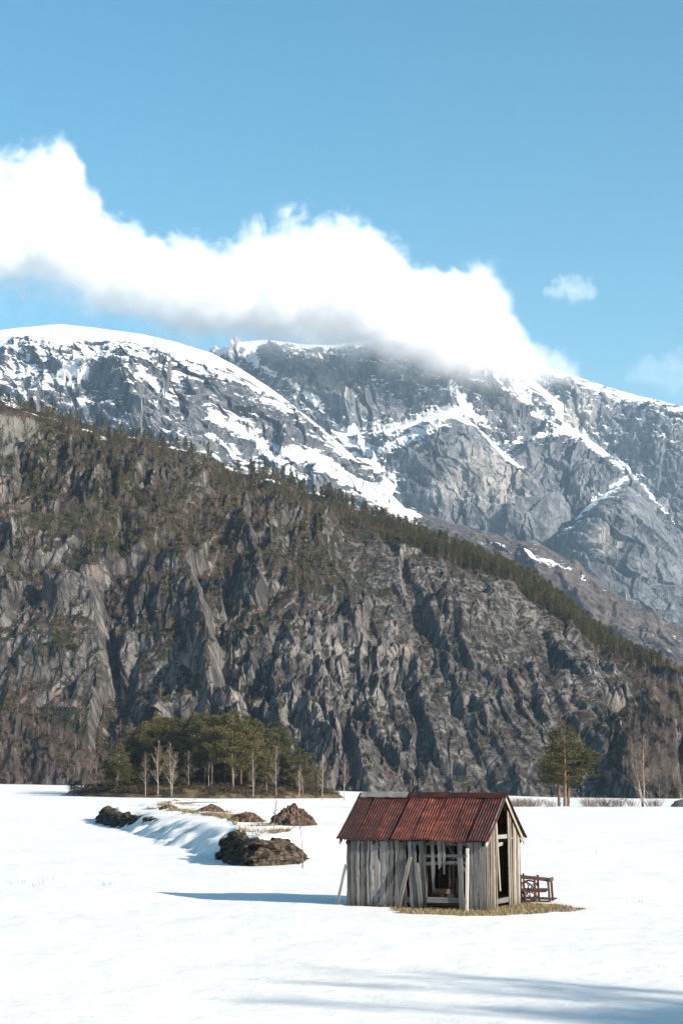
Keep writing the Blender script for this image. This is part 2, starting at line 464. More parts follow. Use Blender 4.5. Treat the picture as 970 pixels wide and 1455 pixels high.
M = dict(
    snow=mat_snow(),
    wood=mat_wood('weathered_grey_wood', (0.052, 0.049, 0.046), (0.140, 0.134, 0.128), (0.285, 0.274, 0.262)),
    tan=mat_wood('tan_wood', (0.072, 0.061, 0.050), (0.185, 0.162, 0.135), (0.33, 0.295, 0.25), 0.45),  # paler, browner boards than the grey wood, for the right gable
    pole=mat_wood('pale_stripped_wood', (0.25, 0.21, 0.18), (0.46, 0.41, 0.37), (0.60, 0.55, 0.50), 0.1),
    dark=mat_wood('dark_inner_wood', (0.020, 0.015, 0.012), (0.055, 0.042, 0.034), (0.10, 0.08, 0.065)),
    cart=mat_wood('red_brown_wood', (0.035, 0.020, 0.017), (0.085, 0.048, 0.040), (0.16, 0.095, 0.075), 0.2),
    rust=mat_rust(),
    needles=mat_needles(), bark=mat_bark_pine(), birch=mat_bark_birch(),
    birch_twig=mat_simple('birch_twigs', [(0.3, (0.10, 0.076, 0.066)), (0.7, (0.25, 0.195, 0.165))], 1.5),
    twig=mat_simple('bare_twigs', [(0.3, (0.070, 0.054, 0.048)), (0.7, (0.16, 0.125, 0.108))], 1.5),
    grass=mat_simple('dry_grass', [(0.2, (0.075, 0.055, 0.030)), (0.5, (0.21, 0.16, 0.085)), (0.8, (0.36, 0.30, 0.18))], 6, tone=0.9),
    soil=mat_simple('dark_earth', [(0.34, (0.016, 0.011, 0.009)), (0.5, (0.070, 0.046, 0.034)), (0.68, (0.16, 0.105, 0.075))], 3.4, coord='pos', bump=0.8, bdist=0.12),
    stone=mat_simple('bank_stone', [(0.38, (0.009, 0.008, 0.007)), (0.5, (0.042, 0.033, 0.025)), (0.68, (0.125, 0.098, 0.068))], 3.6, coord='pos', bump=0.8, bdist=0.1),
    heath=mat_simple('heath_ground', [(0.3, (0.020, 0.016, 0.010)), (0.5, (0.070, 0.050, 0.028)), (0.72, (0.16, 0.125, 0.065))], 0.5, coord='pos', bump=0.7, bdist=0.4),
    scrub=mat_simple('heather', [(0.25, (0.014, 0.014, 0.008)), (0.55, (0.050, 0.038, 0.024)), (0.8, (0.12, 0.085, 0.05))], 1.1, tone=.5),
    cliff=mat_cliff(), mountain=mat_mountain(),
    boulder=mat_simple('grey_boulder', [(0.3, (0.05, 0.05, 0.055)), (0.7, (0.15, 0.15, 0.16))], 1.2, bump=0.6, bdist=0.1),
)
# ------------------------------------------------------------------ lie of the land
def sd_poly(x, y, poly):
    """signed distance to a closed polygon, positive inside"""
    n = len(poly); d = np.full(x.shape, 1e18); inside = np.zeros(x.shape, bool)
    for i in range(n):
        ax, ay = poly[i]; bx, by = poly[(i + 1) % n]
        ex, ey = bx - ax, by - ay
        t = np.clip(((x - ax) * ex + (y - ay) * ey) / (ex * ex + ey * ey), 0, 1)
        d = np.minimum(d, (x - ax - ex * t) ** 2 + (y - ay - ey * t) ** 2)
        c = ((ay > y) != (by > y)) & (x < ex * (y - ay) / (ey if ey else 1e-9) + ax)
        inside ^= c
    d = np.sqrt(d)
    return np.where(inside, d, -d)

BANK_PX = [(152, 1171), (176, 1180), (240, 1201), (300, 1216), (338, 1226), (372, 1231), (410, 1222), (455, 1211), (560, 1200)]
bank_line = [tuple(gnd(*p)[:2]) for p in BANK_PX]
_b1 = gnd(560, 1150)[:2]; _b2 = gnd(290, 1142)[:2]; _b3 = gnd(215, 1150)[:2]; _b4 = gnd(160, 1160)[:2]
bank_poly = bank_line + [tuple(_b1), tuple(_b2), tuple(_b3), tuple(_b4)]
BANK_H = 1.25
# the shed stands on its own melted-out patch of ground
TH = R(25.0); SL, SW = 5.0, 3.4
SA = np.array([math.cos(TH), -math.sin(TH)]); SB = np.array([math.sin(TH), math.cos(TH)])
_fr = gnd(690, 1293)
SHED_O = _fr[:2] - SA * SL                    # front left corner
def shed_local(x, y):
    dx, dy = x - SHED_O[0], y - SHED_O[1]
    return dx * SA[0] + dy * SA[1], dx * SB[0] + dy * SB[1]

grass_poly = [tuple(gnd(*p)[:2]) for p in [(556, 1290), (562, 1296), (600, 1299), (660, 1301), (720, 1300), (770, 1297), (805, 1294), (827, 1291.5), (806, 1288), (778, 1284.5), (752, 1281), (700, 1278), (600, 1280)]]
def land(x, y):
    """height of the valley floor, with masks for bare ground and ice"""
    x = np.asarray(x, float); y = np.asarray(y, float)
    D = np.maximum(y, 5.0); px = CX + FPX * x / D
    z = 0.16 * fbm(x / 17, y / 17, 0 * x, 3) * sstep(10, 45, y) * sstep(420, 200, y)
    z = z + 0.05 * fbm(x / 3.1, y / 4.4, 0 * x + 3, 3) * sstep(260, 120, y)
    # bank of the frozen river
    jag = 1.0 * fbm(x / 5, y / 5, 0 * x + 8, 3)
    sd = sd_poly(x, y, bank_poly)
    drape = sstep(168, 200, px) * sstep(352, 325, px)
    w = 1.0 + 2.1 * drape + 2.2 * sstep(410, 435, px)
    prof = np.clip((sd + jag * (0.3 + 1.5 * drape) + 0.5 * drape * fbm(x / 1.6, y / 1.6, 0 * x + 12, 3)) / w, 0, 1)
    prof = prof ** (1.0 - 0.35 * drape)
    prof = prof * prof * (3 - 2 * prof)
    fade = sstep(610, 510, px) * sstep(330, 200, y)
    lump = 1 + 0.22 * fbm(x / 6, y / 6, 0 * x + 2, 2)
    z = z + sstep(230, 540, y) * np.interp(px, [-200, 0, 450, 800, 1200], [1.6, 1.3, -0.4, -2.4, -2.6])
    z = z + BANK_H * prof * fade * lump
    ice = drape * sstep(0.1, 0.35, prof) * sstep(0.95, 0.6, prof) * sstep(-0.1, 0.35, fbm(x / 4.5, y / 4.5, 0 * x + 6, 3))
    g = 0 * x
    # bare lip along the top of the bank
    lip = np.exp(-((sd - w - 1.2 - 1.0 * drape) / 1.2) ** 2) * (.55 + .45 * sstep(-.2, .2, fbm(x / 3, y / 3, 0 * x + 15, 2))) * (1 - 0.15 * drape) * (1 - 0.6 * sstep(412, 432, px)) * fade
    lip2 = np.exp(-((sd - 7 - 5 * fbm(x / 12, y / 12, 0 * x + 1, 2)) / 3.5) ** 2) * fade * sstep(470, 330, px) * sstep(-0.1, 0.25, fbm(x / 9, y / 9, 0 * x + 4, 3))
    z = z + 0.32 * lip * (.6 + fbm(x / 1.3, y / 1.3, 0 * x + 17, 3)) * drape
    g = np.maximum(g, np.maximum(lip * 0.85, lip2 * 0.8))
    # sunken, snow-free ground round the shed
    a, b = shed_local(x, y)
    # tongue of bare grass: along the front, swinging out past the gable
    inside = np.maximum(np.abs(a - SL / 2) - SL / 2, np.abs(b - SW / 2) - SW / 2)
    gd = sd_poly(x, y, grass_poly)
    gm = np.maximum(sstep(-0.35, 0.35, gd + 0.8 * fbm(x / 1.0, y / 0.9, 0 * x, 4)), sstep(0.25, 0.0, inside))
    g = np.maximum(g, gm)
    z = z * (1 - sstep(9, 3, np.hypot(x - 4, y - 60))) - 0.03 * gm
    return z, g, ice

Ds = np.concatenate([[-400, -120, -40, 0, 8, 16, 22], 26 * (56 / 26) ** np.linspace(0, 1, 190), np.arange(56.1, 66, 0.07),
                     66 * (84 / 66) ** np.linspace(0.01, 1, 60), np.arange(84.3, 176, 0.42), 176 * (420 / 176) ** np.linspace(0.005, 1, 120),
                     [440, 470, 500, 540, 600, 680, 780, 900, 1100, 1500, 2200, 3500, 6000, 12000, 28000]])
Cs = np.concatenate([[-60000, -20000, -8000, -4000, -2200, -1300, -800, -500, -330, -200], np.arange(-100, 1075, 2.2), [1170, 1300, 1500, 1800, 2300, 3200, 5000, 9000, 21000, 61000]])
gD, gC = np.meshgrid(Ds, Cs, indexing='ij')
gX = np.clip((gC - CX) / FPX * np.maximum(gD, 24.0), -30000, 30000) + (gC - CX) * 0.01
gz, gg, gi = land(gX, gD)
near = sstep(240, 130, gD) * sstep(10, 24, gD)
# wind and sun have pitted the crust
gz = gz + near * (1 - gg) * (0.010 * fbm(gX / 0.55, gD / 0.9, gD * 0 + 1, 2) + 0.030 * np.abs(fbm(gX / 2.6, gD / 2.6, gD * 0 + 5, 2)))
P = np.stack([gX, gD, gz], -1)
me = mesh_np('snow_field', P.reshape(-1, 3), grid_faces(*gX.shape), M['snow'], dict(grass=gg.ravel(), ice=gi.ravel()), smooth=True)
tag(link('snow_field', me), kind='structure')

def ground_z(x, y):
    z, _, _ = land(np.array([x]), np.array([y])); return float(z[0])

# ------------------------------------------------------------------ the shed
shed = thing('hay_shed', 'small weathered plank hay shed with a rusty red corrugated roof standing in the snow', 'shed', (SHED_O[0], SHED_O[1], -0.08), -TH)
EAVE, RIDGE, OV = 2.30, 3.74, 0.17            # heights measured from the sill
SLOPE = (RIDGE - 0.05 - EAVE) / (SW / 2)
def roof_z(b): return EAVE + SLOPE * min(b, SW - b)

mb = MB()                                     # front wall boards, left run and right run
x = 0.0
while x < 2.86:
    w = random.uniform(0.09, 0.2)
    w = min(w, 2.9 - x)
    ln = random.uniform(-0.02, 0.03)
    top = EAVE - 0.02 - random.uniform(0, 0.05)
    skew = 0.0 if x < 2.3 else random.uniform(-0.1, 0.02)
    if not (2.16 < x < 2.26):
        mb.plank((x + w / 2, random.uniform(-0.012, 0.012), random.uniform(0.0, 0.12)), (x + w / 2 + ln + skew, random.uniform(-0.015, 0.015), top), w * random.uniform(0.9, 1.0), 0.026, (1, 0, 0), bow=random.uniform(-0.025, 0.025), jit=0.027, n=12)
    x += w + random.choice([0.004, 0.008, 0.018, 0.03])
mb.build('front_wall', M['wood'], shed)
mb = MB()
x = 4.36
for w in (0.2, 0.17, 0.23):
    mb.plank((x + w / 2, 0, 0.02), (x + w / 2 + random.uniform(-.02, .02), 0.005, EAVE - 0.04), w, 0.026, (1, 0, 0), jit=0.018, tone=random.uniform(.55, .8))
    x += w + 0.018
mb.build('front_wall', M['wood'], shed)

mb = MB()                                     # sunlit gable: boards up to the rafters, a gap for the door
b = 0.03
for i in range(40):
    w = random.uniform(0.11, 0.17)
    if b + w > 3.38: break
    lean = random.uniform(-0.02, 0.02)
    if 0.98 < b < 2.2: b = 2.22
    if b < 0.98:
        tilt = [0.0, -0.02, 0.02, 0.03, -0.05, -0.09, -0.1][min(i, 6)]
        bot = random.uniform(-0.02, 0.05)
    else:
        tilt = -0.10 if b < 2.5 else random.uniform(-.03, .02); bot = random.uniform(-0.02, 0.06)
    bt = b + w / 2 + tilt
    mb.plank((SL, b + w / 2, bot), (SL + random.uniform(0, .015), bt, roof_z(bt) - 0.03), w * random.uniform(.8, 1), 0.025, (0, 1, 0), jit=0.02, bow=random.uniform(-.03, .03), tone=random.random(), n=12)
    b += w + random.choice([0.01, 0.03, 0.045, 0.06])
# board that has worked loose across the doorway
mb.plank((SL + 0.03, 1.28, 0.62), (SL + 0.02, 0.98, roof_z(1.0) - 0.06), 0.11, 0.024, (0, 1, 0), tone=0.85, ragged=0.05)
mb.build('gable_wall', M['tan'], shed)

mb = MB()
b = 0.02
while b < 3.3:
    w = random.uniform(0.12, 0.19)
    mb.plank((0, b + w / 2, 0), (0, b + w / 2, roof_z(b + w / 2) - 0.03), w, 0.025, (0, 1, 0))
    b += w + random.choice([0.004, 0.008, 0.015])
mb.build('back_gable_wall', M['wood'], shed)

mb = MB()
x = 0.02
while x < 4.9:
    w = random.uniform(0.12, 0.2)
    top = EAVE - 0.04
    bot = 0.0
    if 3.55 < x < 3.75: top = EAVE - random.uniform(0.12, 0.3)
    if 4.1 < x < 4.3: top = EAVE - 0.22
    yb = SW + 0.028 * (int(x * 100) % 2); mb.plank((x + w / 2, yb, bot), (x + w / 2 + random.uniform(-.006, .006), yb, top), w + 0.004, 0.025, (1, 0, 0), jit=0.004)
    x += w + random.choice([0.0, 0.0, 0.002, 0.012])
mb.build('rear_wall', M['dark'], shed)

mb = MB(); mb.plank((2.72, -0.035, 0.12), (2.56, -0.03, 1.55), 0.15, 0.024, (1, 0, 0), tone=0.75, jit=0.02); mb.build('loose_board', M['wood'], shed)
mb = MB()                                     # posts, sills, plates and braces
for (px_, py_) in ((0.09, 0.09), (SL - 0.1, 0.1), (0.09, SW - 0.09), (SL - 0.1, SW - 0.1), (2.8, 0.1), (2.5, SW - 0.1)):
    mb.plank((px_, py_, 0), (px_, py_, EAVE - 0.02), 0.12, 0.12, (1, 0, 0), tone=0.3)
mb.plank((0.02, 0.1, 0.30), (4.3, 0.1, 0.36), 0.17, 0.14, (0, 0, 1), tone=0.85)
mb.plank((0.02, SW - 0.12, 0.25), (SL - .02, SW - 0.12, 0.25), 0.15, 0.14, (0, 0, 1), tone=0.3)
mb.plank((SL - 0.08, 0.1, 0.28), (SL - 0.08, SW - .1, 0.28), 0.15, 0.13, (0, 0, 1), tone=0.5)
mb.plank((0.0, 0.1, EAVE - 0.10), (SL, 0.1, EAVE - 0.09), 0.14, 0.12, (0, 0, 1), tone=0.3)
mb.plank((0.0, SW - 0.1, EAVE - 0.10), (SL, SW - 0.1, EAVE - 0.10), 0.14, 0.12, (0, 0, 1), tone=0.3)
mb.plank((SL - 0.07, 0.05, 2.38), (SL - 0.07, SW - .05, 2.40), 0.13, 0.08, (0, 0, 1), tone=0.9)
mb.plank((SL - 0.12, 0.9, 2.12), (SL - 0.12, 1.9, 2.14), 0.12, 0.05, (0, 0, 1), tone=0.9)
mb.plank((3.45, 0.35, 2.24), (4.25, 0.4, 1.15), 0.1, 0.06, (0, 1, 0), tone=0.45)
mb.build('frame', M['wood'], shed)

mb = MB(); mb.plank((2.75, 0.08, 1.78), (4.55, 0.09, 1.80), 0.10, 0.06, (0, 0, 1), tone=0.75); mb.build('wall_rail', M['wood'], shed)
mb = MB(); mb.plank((2.75, 0.07, 1.52), (4.55, 0.1, 1.60), 0.10, 0.06, (0, 0, 1), tone=0.85); mb.build('wall_rail', M['wood'], shed)
mb = MB(); mb.plank((4.16, -0.02, 0.05), (4.10, 0.0, EAVE - 0.05), 0.15, 0.05, (1, 0, 0), tone=0.55, jit=0.02); mb.build('post', M['wood'], shed)
for (x0, x1, zb, w, tn) in ((3.17, 3.10, 0.63, 0.13, 0.5), (3.40, 3.34, 1.38, 0.14, 0.65), (3.545, 3.50, 1.22, 0.10, 0.6)):
    mb = MB(); mb.plank((x1 + 0.03, -0.01, EAVE - 0.02), (x0, -0.02, zb), w, 0.024, (1, 0, 0), tone=tn, w1=w * 0.72, jit=0.018, ragged=0.06); mb.build('hanging_board', M['wood'], shed)
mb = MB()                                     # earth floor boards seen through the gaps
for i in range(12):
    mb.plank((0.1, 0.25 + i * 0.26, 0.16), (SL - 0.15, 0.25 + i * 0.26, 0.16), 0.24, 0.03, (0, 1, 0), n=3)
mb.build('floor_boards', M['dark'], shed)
mb = MB()                                     # broken boards dropped inside the opening
mb.plank((2.95, 0.35, 0.62), (3.62, 0.55, 0.60), 0.16, 0.1, (0, 0, 1), tone=0.95)
mb.plank((3.0, 0.75, 0.2), (3.5, 0.8, 0.75), 0.2, 0.03, (1, 0, 0), tone=0.8)
mb.build('broken_boards', M['cart'], shed)

# roof: rafters and battens, and corrugated sheets laid over one another
mb = MB()
sl_len = math.hypot(SW / 2 + OV, (SW / 2 + OV) * SLOPE)
for i in range(6):
    xx = 0.05 + i * (SL - 0.1) / 5
    for sgn in (0, 1):
        e = (xx, -OV + 0.03, EAVE - (OV - .03) * SLOPE - 0.03) if sgn == 0 else (xx, SW + OV - .03, EAVE - (OV - .03) * SLOPE - 0.03)
        mb.plank(e, (xx, SW / 2, RIDGE - 0.10), 0.09, 0.07, (1, 0, 0), tone=0.4, n=2)
for k in (0.15, 0.6, 1.1, 1.55):
    for sgn in (0, 1):
        bb = k - .1 if sgn == 0 else SW - k + .1
        mb.plank((-0.12, bb, roof_z(bb) + 0.015), (SL + 0.08, bb, roof_z(bb) + 0.015), 0.1, 0.025, (0, 1, 0), tone=0.4, n=3)
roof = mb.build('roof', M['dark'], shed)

def sheet(x0, x1, side, lift, drop, skew, tone):
    m = MB(); wl = 0.095; nx = int((x1 - x0) / wl * 8); ny = 5
    V = []
    for j in range(ny + 1):
        k = j / ny
        for i in range(nx + 1):
            xx = x0 + (x1 - x0) * i / nx
            s = -0.0 + k
            along = (SW / 2 + OV + drop) * (1 - k)          # horizontal distance from the ridge
            zz = RIDGE - 0.0 - along * SLOPE + 0.045 + lift + 0.021 * math.sin(2 * math.pi * (xx - x0) / wl) + (0.03 * (1 - (xx - x0) / (x1 - x0)))
            zz += 0.02 * math.sin(3.7 * xx + 5 * k + x0 * 9) - (0.03 * math.sin(7 * x0) * (1 - k) ** 2)
            yy = SW / 2 - along if side == 0 else SW / 2 + along
            V.append((xx + skew * (1 - k), yy, zz))
    F = [(j * (nx + 1) + i, j * (nx + 1) + i + 1, (j + 1) * (nx + 1) + i + 1, (j + 1) * (nx + 1) + i) for j in range(ny) for i in range(nx)]
    # thickness: a second skin 3 mm below
    b = len(V); V2 = [(p[0], p[1], p[2] - 0.003) for p in V]
    F2 = [tuple(b + q for q in reversed(f)) for f in F]
    rim = []
    for i in range(nx): rim += [(i + 1, i, b + i, b + i + 1)]
    for i in range(nx):
        o = ny * (nx + 1) + i; rim += [(o, o + 1, b + o + 1, b + o)]
    for j in range(ny):
        o = j * (nx + 1); rim += [(o, o + nx + 1, b + o + nx + 1, b + o)]
        o = j * (nx + 1) + nx; rim += [(o + nx + 1, o, b + o, b + o + nx + 1)]
    m.add(V + V2, F + F2 + rim, None, tone)
    m.sm = [True] * (2 * len(F)) + [False] * len(rim)
    return m.build('roof_sheet', M['rust'], roof)
edges = [-0.24, 0.42, 1.10, 1.78, 2.46, 3.14, 3.82, 4.5, 5.12]
tones = [0.25, 0.36, 0.44, 0.58, 0.64, 0.56, 0.44, 0.30]
for side in (0, 1):
    for i in range(8):
        sheet(edges[i] - 0.05, edges[i + 1] + 0.06, side, 0.012 * (i % 2) + 0.010 * i / 8 + random.uniform(0, .006), random.uniform(-0.02, 0.025), random.uniform(-0.06, 0.06), tones[i] if side == 0 else random.random())
# ridge: flat iron capping on the right, bare boards on the left
def ridge_strip(x0, x1, wd, lift, name, mt, tone):
    m = MB(); n = 10
    for sgn in (-1, 1):
        V = []
        for i in range(n + 1):
            xx = x0 + (x1 - x0) * i / n
            dz = random.uniform(-.012, .012)
            for k, t in ((0, 0), (wd, 0), (wd, -0.02), (0, -0.02)):
                V.append((xx, SW / 2 + sgn * k, RIDGE + 0.075 + lift - k * SLOPE * 0.96 + t + dz))
        F = []
        for i in range(n):
            o = i * 4
            for q in range(4): F.append((o + q, o + (q + 1) % 4, o + 4 + (q + 1) % 4, o + 4 + q))
        F += [(0, 3, 2, 1), tuple(n * 4 + q for q in range(4))]
        m.add(V, F, [(p[1], p[2], p[0]) for p in V], tone)
    return m.build(name, mt, roof)
ridge_strip(1.52, 5.10, 0.20, 0.045, 'ridge_cap', M['rust'], 0.22)
ridge_strip(-0.20, 1.56, 0.22, 0.060, 'ridge_board', M['wood'], 0.62)['label'] = 'bare grey ridge board'
# barge boards along the sunlit gable and the far gable
for xx, mt in ((SL + 0.09, M['tan']), (-0.2, M['wood'])):
    for sgn in (0, 1):
        e = (xx, -OV - 0.02, EAVE - (OV + .02) * SLOPE + 0.0) if sgn == 0 else (xx, SW + OV + 0.05, EAVE - (OV + 0.05) * SLOPE + 0.0)
        mb = MB(); mb.plank(e, (xx, SW / 2 + (0.01 if sgn else -0.01), RIDGE - 0.02), 0.15, 0.028, (0, SLOPE, -1) if sgn == 0 else (0, SLOPE, 1), tone=0.9, n=5, jit=0.008)
        mb.build('barge_board', mt, shed)

# poles leaning on the shed
def shed_pt(a, b, z):
    q = SHED_O + SA * a + SB * b; return Vector((q[0], q[1], z - 0.08))
def pole(foot, head, w, t, mt, label, tone):
    f, h = shed_pt(*foot), shed_pt(*head)
    mb = MB(); mb.plank((0, 0, 0), h - f, w, t, (SA[0], SA[1], 0), tone=tone, n=6, jit=0.006)
    o = mb.build('leaning_pole', mt); o.location = f
    tag(o, label, 'pole', 'poles propping the shed')
pole((4.50, -0.45, -0.03), (4.42, -0.12, 2.06), 0.085, 0.07, M['pole'], 'pale stripped pole leaning on the shed between the broken opening and the sunlit gable', 0.75)
pole((1.98, -0.30, -0.02), (2.36, -0.07, 1.75), 0.12, 0.05, M['wood'], 'grey plank propped at a slant against the middle of the solid board wall', 0.6)
pole((-0.38, -0.05, 0.0), (-0.03, -0.02, 1.45), 0.085, 0.06, M['wood'], 'thin grey pole propping the far left corner of the shed', 0.75)

# ------------------------------------------------------------------ the old hay cart behind the gable
cp = gnd(757, 1281)
cart = thing('hay_cart', 'broken red-brown wooden hay cart with a spoked wheel beside the gable', 'cart', (cp[0], cp[1], ground_z(cp[0], cp[1]) - 0.04), R(-14))
def cart_part(name, f, parent=cart, mt='cart'):
    mb = MB(); f(mb); return mb.build(name, M[mt], parent)
for yy in (-0.35, 0.45):
    cart_part('top_rail', lambda m: m.plank((-0.62, yy, 0.90), (0.66, yy, 0.78), 0.075, 0.06, (0, 0, 1), n=4, tone=0.7))
    cart_part('lower_rail', lambda m: m.plank((-0.5, yy, 0.42), (0.52, yy, 0.43), 0.09, 0.05, (0, 0, 1), n=4, tone=0.4))
    for xx, top in ((-0.40, 0.98), (0.10, 0.93), (0.58, 0.78)):
        cart_part('stake', lambda m: m.plank((xx + 0.04, yy + 0.01, 0.02), (xx, yy, top), 0.07, 0.06, (1, 0, 0), n=4, tone=0.5))
cart_part('cross_bar', lambda m: m.plank((0.62, -0.42, 0.80), (0.62, 0.52, 0.82), 0.08, 0.06, (0, 0, 1), n=3, tone=0.5))
cart_part('cart_bed', lambda m: [m.plank((-0.6, -0.3 + i * 0.17, 0.17), (0.78, -0.3 + i * 0.17, 0.14), 0.14, 0.035, (0, 1, 0), n=3) for i in range(5)])
cart_part('axle', lambda m: m.tube([(-0.22, -0.62, 0.36), (-0.22, 0.6, 0.36)], 0.04, 8))
for yy in (-0.56, 0.56):
    def rim(m, yy=yy):
        n = 28; V = []; F = []
        for i in range(n):
            a = 2 * math.pi * i / n
            for (r, dy) in ((0.33, -.025), (0.38, -.025), (0.38, .025), (0.33, .025)):
                V.append((-0.22 + r * math.cos(a), yy + dy, 0.37 + r * math.sin(a)))
        for i in range(n):
            for k in range(4): F.append((i * 4 + k, i * 4 + (k + 1) % 4, ((i + 1) % n) * 4 + (k + 1) % 4, ((i + 1) % n) * 4 + k))
        m.add(V, F, None, 0.5)
    wh_ = cart_part('wheel', rim)
    def hubf(m, yy=yy): m.tube([(-0.22, yy - .07, 0.37), (-0.22, yy + .07, 0.37)], 0.075, 10, tone=.6)
    cart_part('hub', hubf, wh_)
    for k in range(8):
        a = 2 * math.pi * k / 8 + 0.2
        cart_part('spoke', lambda m: m.plank((-0.22 + .06 * math.cos(a), yy, 0.37 + .06 * math.sin(a)), (-0.22 + .34 * math.cos(a), yy, 0.37 + .34 * math.sin(a)), 0.035, 0.03, (0, 1, 0), n=2, jit=.003, tone=.75), wh_)

# dry grass standing in the melted patch
def blades(name, pts, h, w, mt, lean=0.6, label=None):
    n = len(pts); pts = np.asarray(pts)
    th = rng.uniform(0, 2 * np.pi, n); L = rng.uniform(0.5, 1.2, n) * h
    ln = rng.uniform(0.1, lean, n); az = rng.uniform(0, 2 * np.pi, n)
    wd = w * rng.uniform(0.6, 1.3, n)
    side = np.stack([np.cos(th), np.sin(th), 0 * th], 1) * wd[:, None]
    tip = pts + np.stack([np.cos(az) * ln * L, np.sin(az) * ln * L, L * np.sqrt(np.clip(1 - ln ** 2 * .7, .05, 1))], 1)
    V = np.stack([pts - side, pts + side, tip], 1).reshape(-1, 3)
    F = np.arange(3 * n).reshape(-1, 3)
    me = mesh_np(name, V, F, M[mt], dict(tone=np.repeat(rng.random(n), 3)))
    return link(name, me)
cand_x = rng.uniform(-1, 10, 60000); cand_y = rng.uniform(57, 66, 60000)
cz, cg, _ = land(cand_x, cand_y)
ca, cb = shed_local(cand_x, cand_y)
ok = (cg > 0.30) & (rng.random(60000) < (0.25 + cg)) & ~((ca > 0.05) & (ca < SL - 0.1) & (cb > 0.1) & (cb < SW - .1)) & (ca > 1.4)
ok &= rng.random(60000) < 0.75
tag(blades('dry_grass', np.stack([cand_x, cand_y, cz - 0.01], 1)[ok][:14000], 0.10, 0.008, 'grass', 0.97), kind='stuff')

# ------------------------------------------------------------------ bank: stone face, earth mounds, tufts
def rock_mesh(c, size, seed, mt, sub=4, amp=0.35, blocky=0.0, freq=1.3, flat_bottom=True, peak=0.0):
    """a lump of rock or earth: a dome whose surface is broken up in two scales"""
    nu, nv = 48 * sub // 4, 22 * sub // 4
    u = np.linspace(0, 2 * np.pi, nu + 1); v = np.linspace(-0.35 if flat_bottom else -1.5, np.pi / 2, nv)
    U, Vv = np.meshgrid(u, v)
    d = np.stack([np.cos(U) * np.cos(Vv), np.sin(U) * np.cos(Vv), np.sin(Vv)], -1)
    q = d * freq + seed * 3.7
    r = 1 + amp * fbm(q[..., 0], q[..., 1], q[..., 2], 4, 0.55) + amp * 0.5 * ridged(q[..., 0] * 2.3, q[..., 1] * 2.3, q[..., 2] * 2.3, 3) - amp * .25
    Pp = d * r[..., None]
    if peak: Pp[..., :2] *= (1 - peak * np.clip(Pp[..., 2:3], 0, 1))
    Pp = Pp * np.array(size)
    return Pp.reshape(-1, 3), grid_faces(*U.shape)

def lump(name, px, py, D, size, seed, mt, label, cat, group=None, z=None, **kw):
    dx, _ = slopes(px, py); X = float(dx) * D
    V, F = rock_mesh((0, 0, 0), size, seed, mt, **kw)
    o = link(name, mesh_np(name, V, F, M[mt], smooth=False))
    o.location = (X, D, (ground_z(X, D) if z is None else z) - 0.05)
    return tag(o, label, cat, group)

def onbank(py): return float((EYE - BANK_H) / -slopes(0, py)[1])
lump('earth_mound', 417, 1178, onbank(1170), (1.55, 1.4, 1.30), 1, 'soil', 'largest dark brown earth mound on the snowy bank, nearest the shed', 'mound', 'earth mounds on the bank', amp=0.36, sub=8, peak=.42, freq=1.9)
lump('earth_mound', 350, 1172, onbank(1168), (1.25, 1.0, 0.62), 2, 'soil', 'low grassy brown mound in the middle of the snowy bank', 'mound', 'earth mounds on the bank', amp=0.48, sub=8, peak=.35, freq=1.9)
lump('earth_mound', 300, 1158, onbank(1154), (1.25, 1.0, 0.72), 3, 'soil', 'small dark earth mound farthest back on the bank below the grove', 'mound', 'earth mounds on the bank', amp=0.3, peak=.4)
lump('earth_mound', 240, 1158, onbank(1152), (0.9, 0.8, 0.35), 5, 'soil', 'flat little earth hump above the left end of the bank', 'mound', 'earth mounds on the bank', amp=0.35)
lump('boulder', 325, 1180, onbank(1184), (0.55, 0.5, 0.35), 6, 'stone', 'dark stone poking out of the snow drift on the bank slope', 'boulder', z=0.75, amp=0.3)
lump('boulder', 345, 1226, gnd(345, 1227)[1], (0.45, 0.4, 0.3), 7, 'stone', 'dark stone fallen in the snow at the left foot of the stony bank face', 'boulder', amp=0.3)
lump('boulder', 404, 1227, gnd(404, 1228)[1], (0.38, 0.35, 0.26), 8, 'stone', 'small dark stone in the snow at the right foot of the stony bank face', 'boulder', amp=0.3)

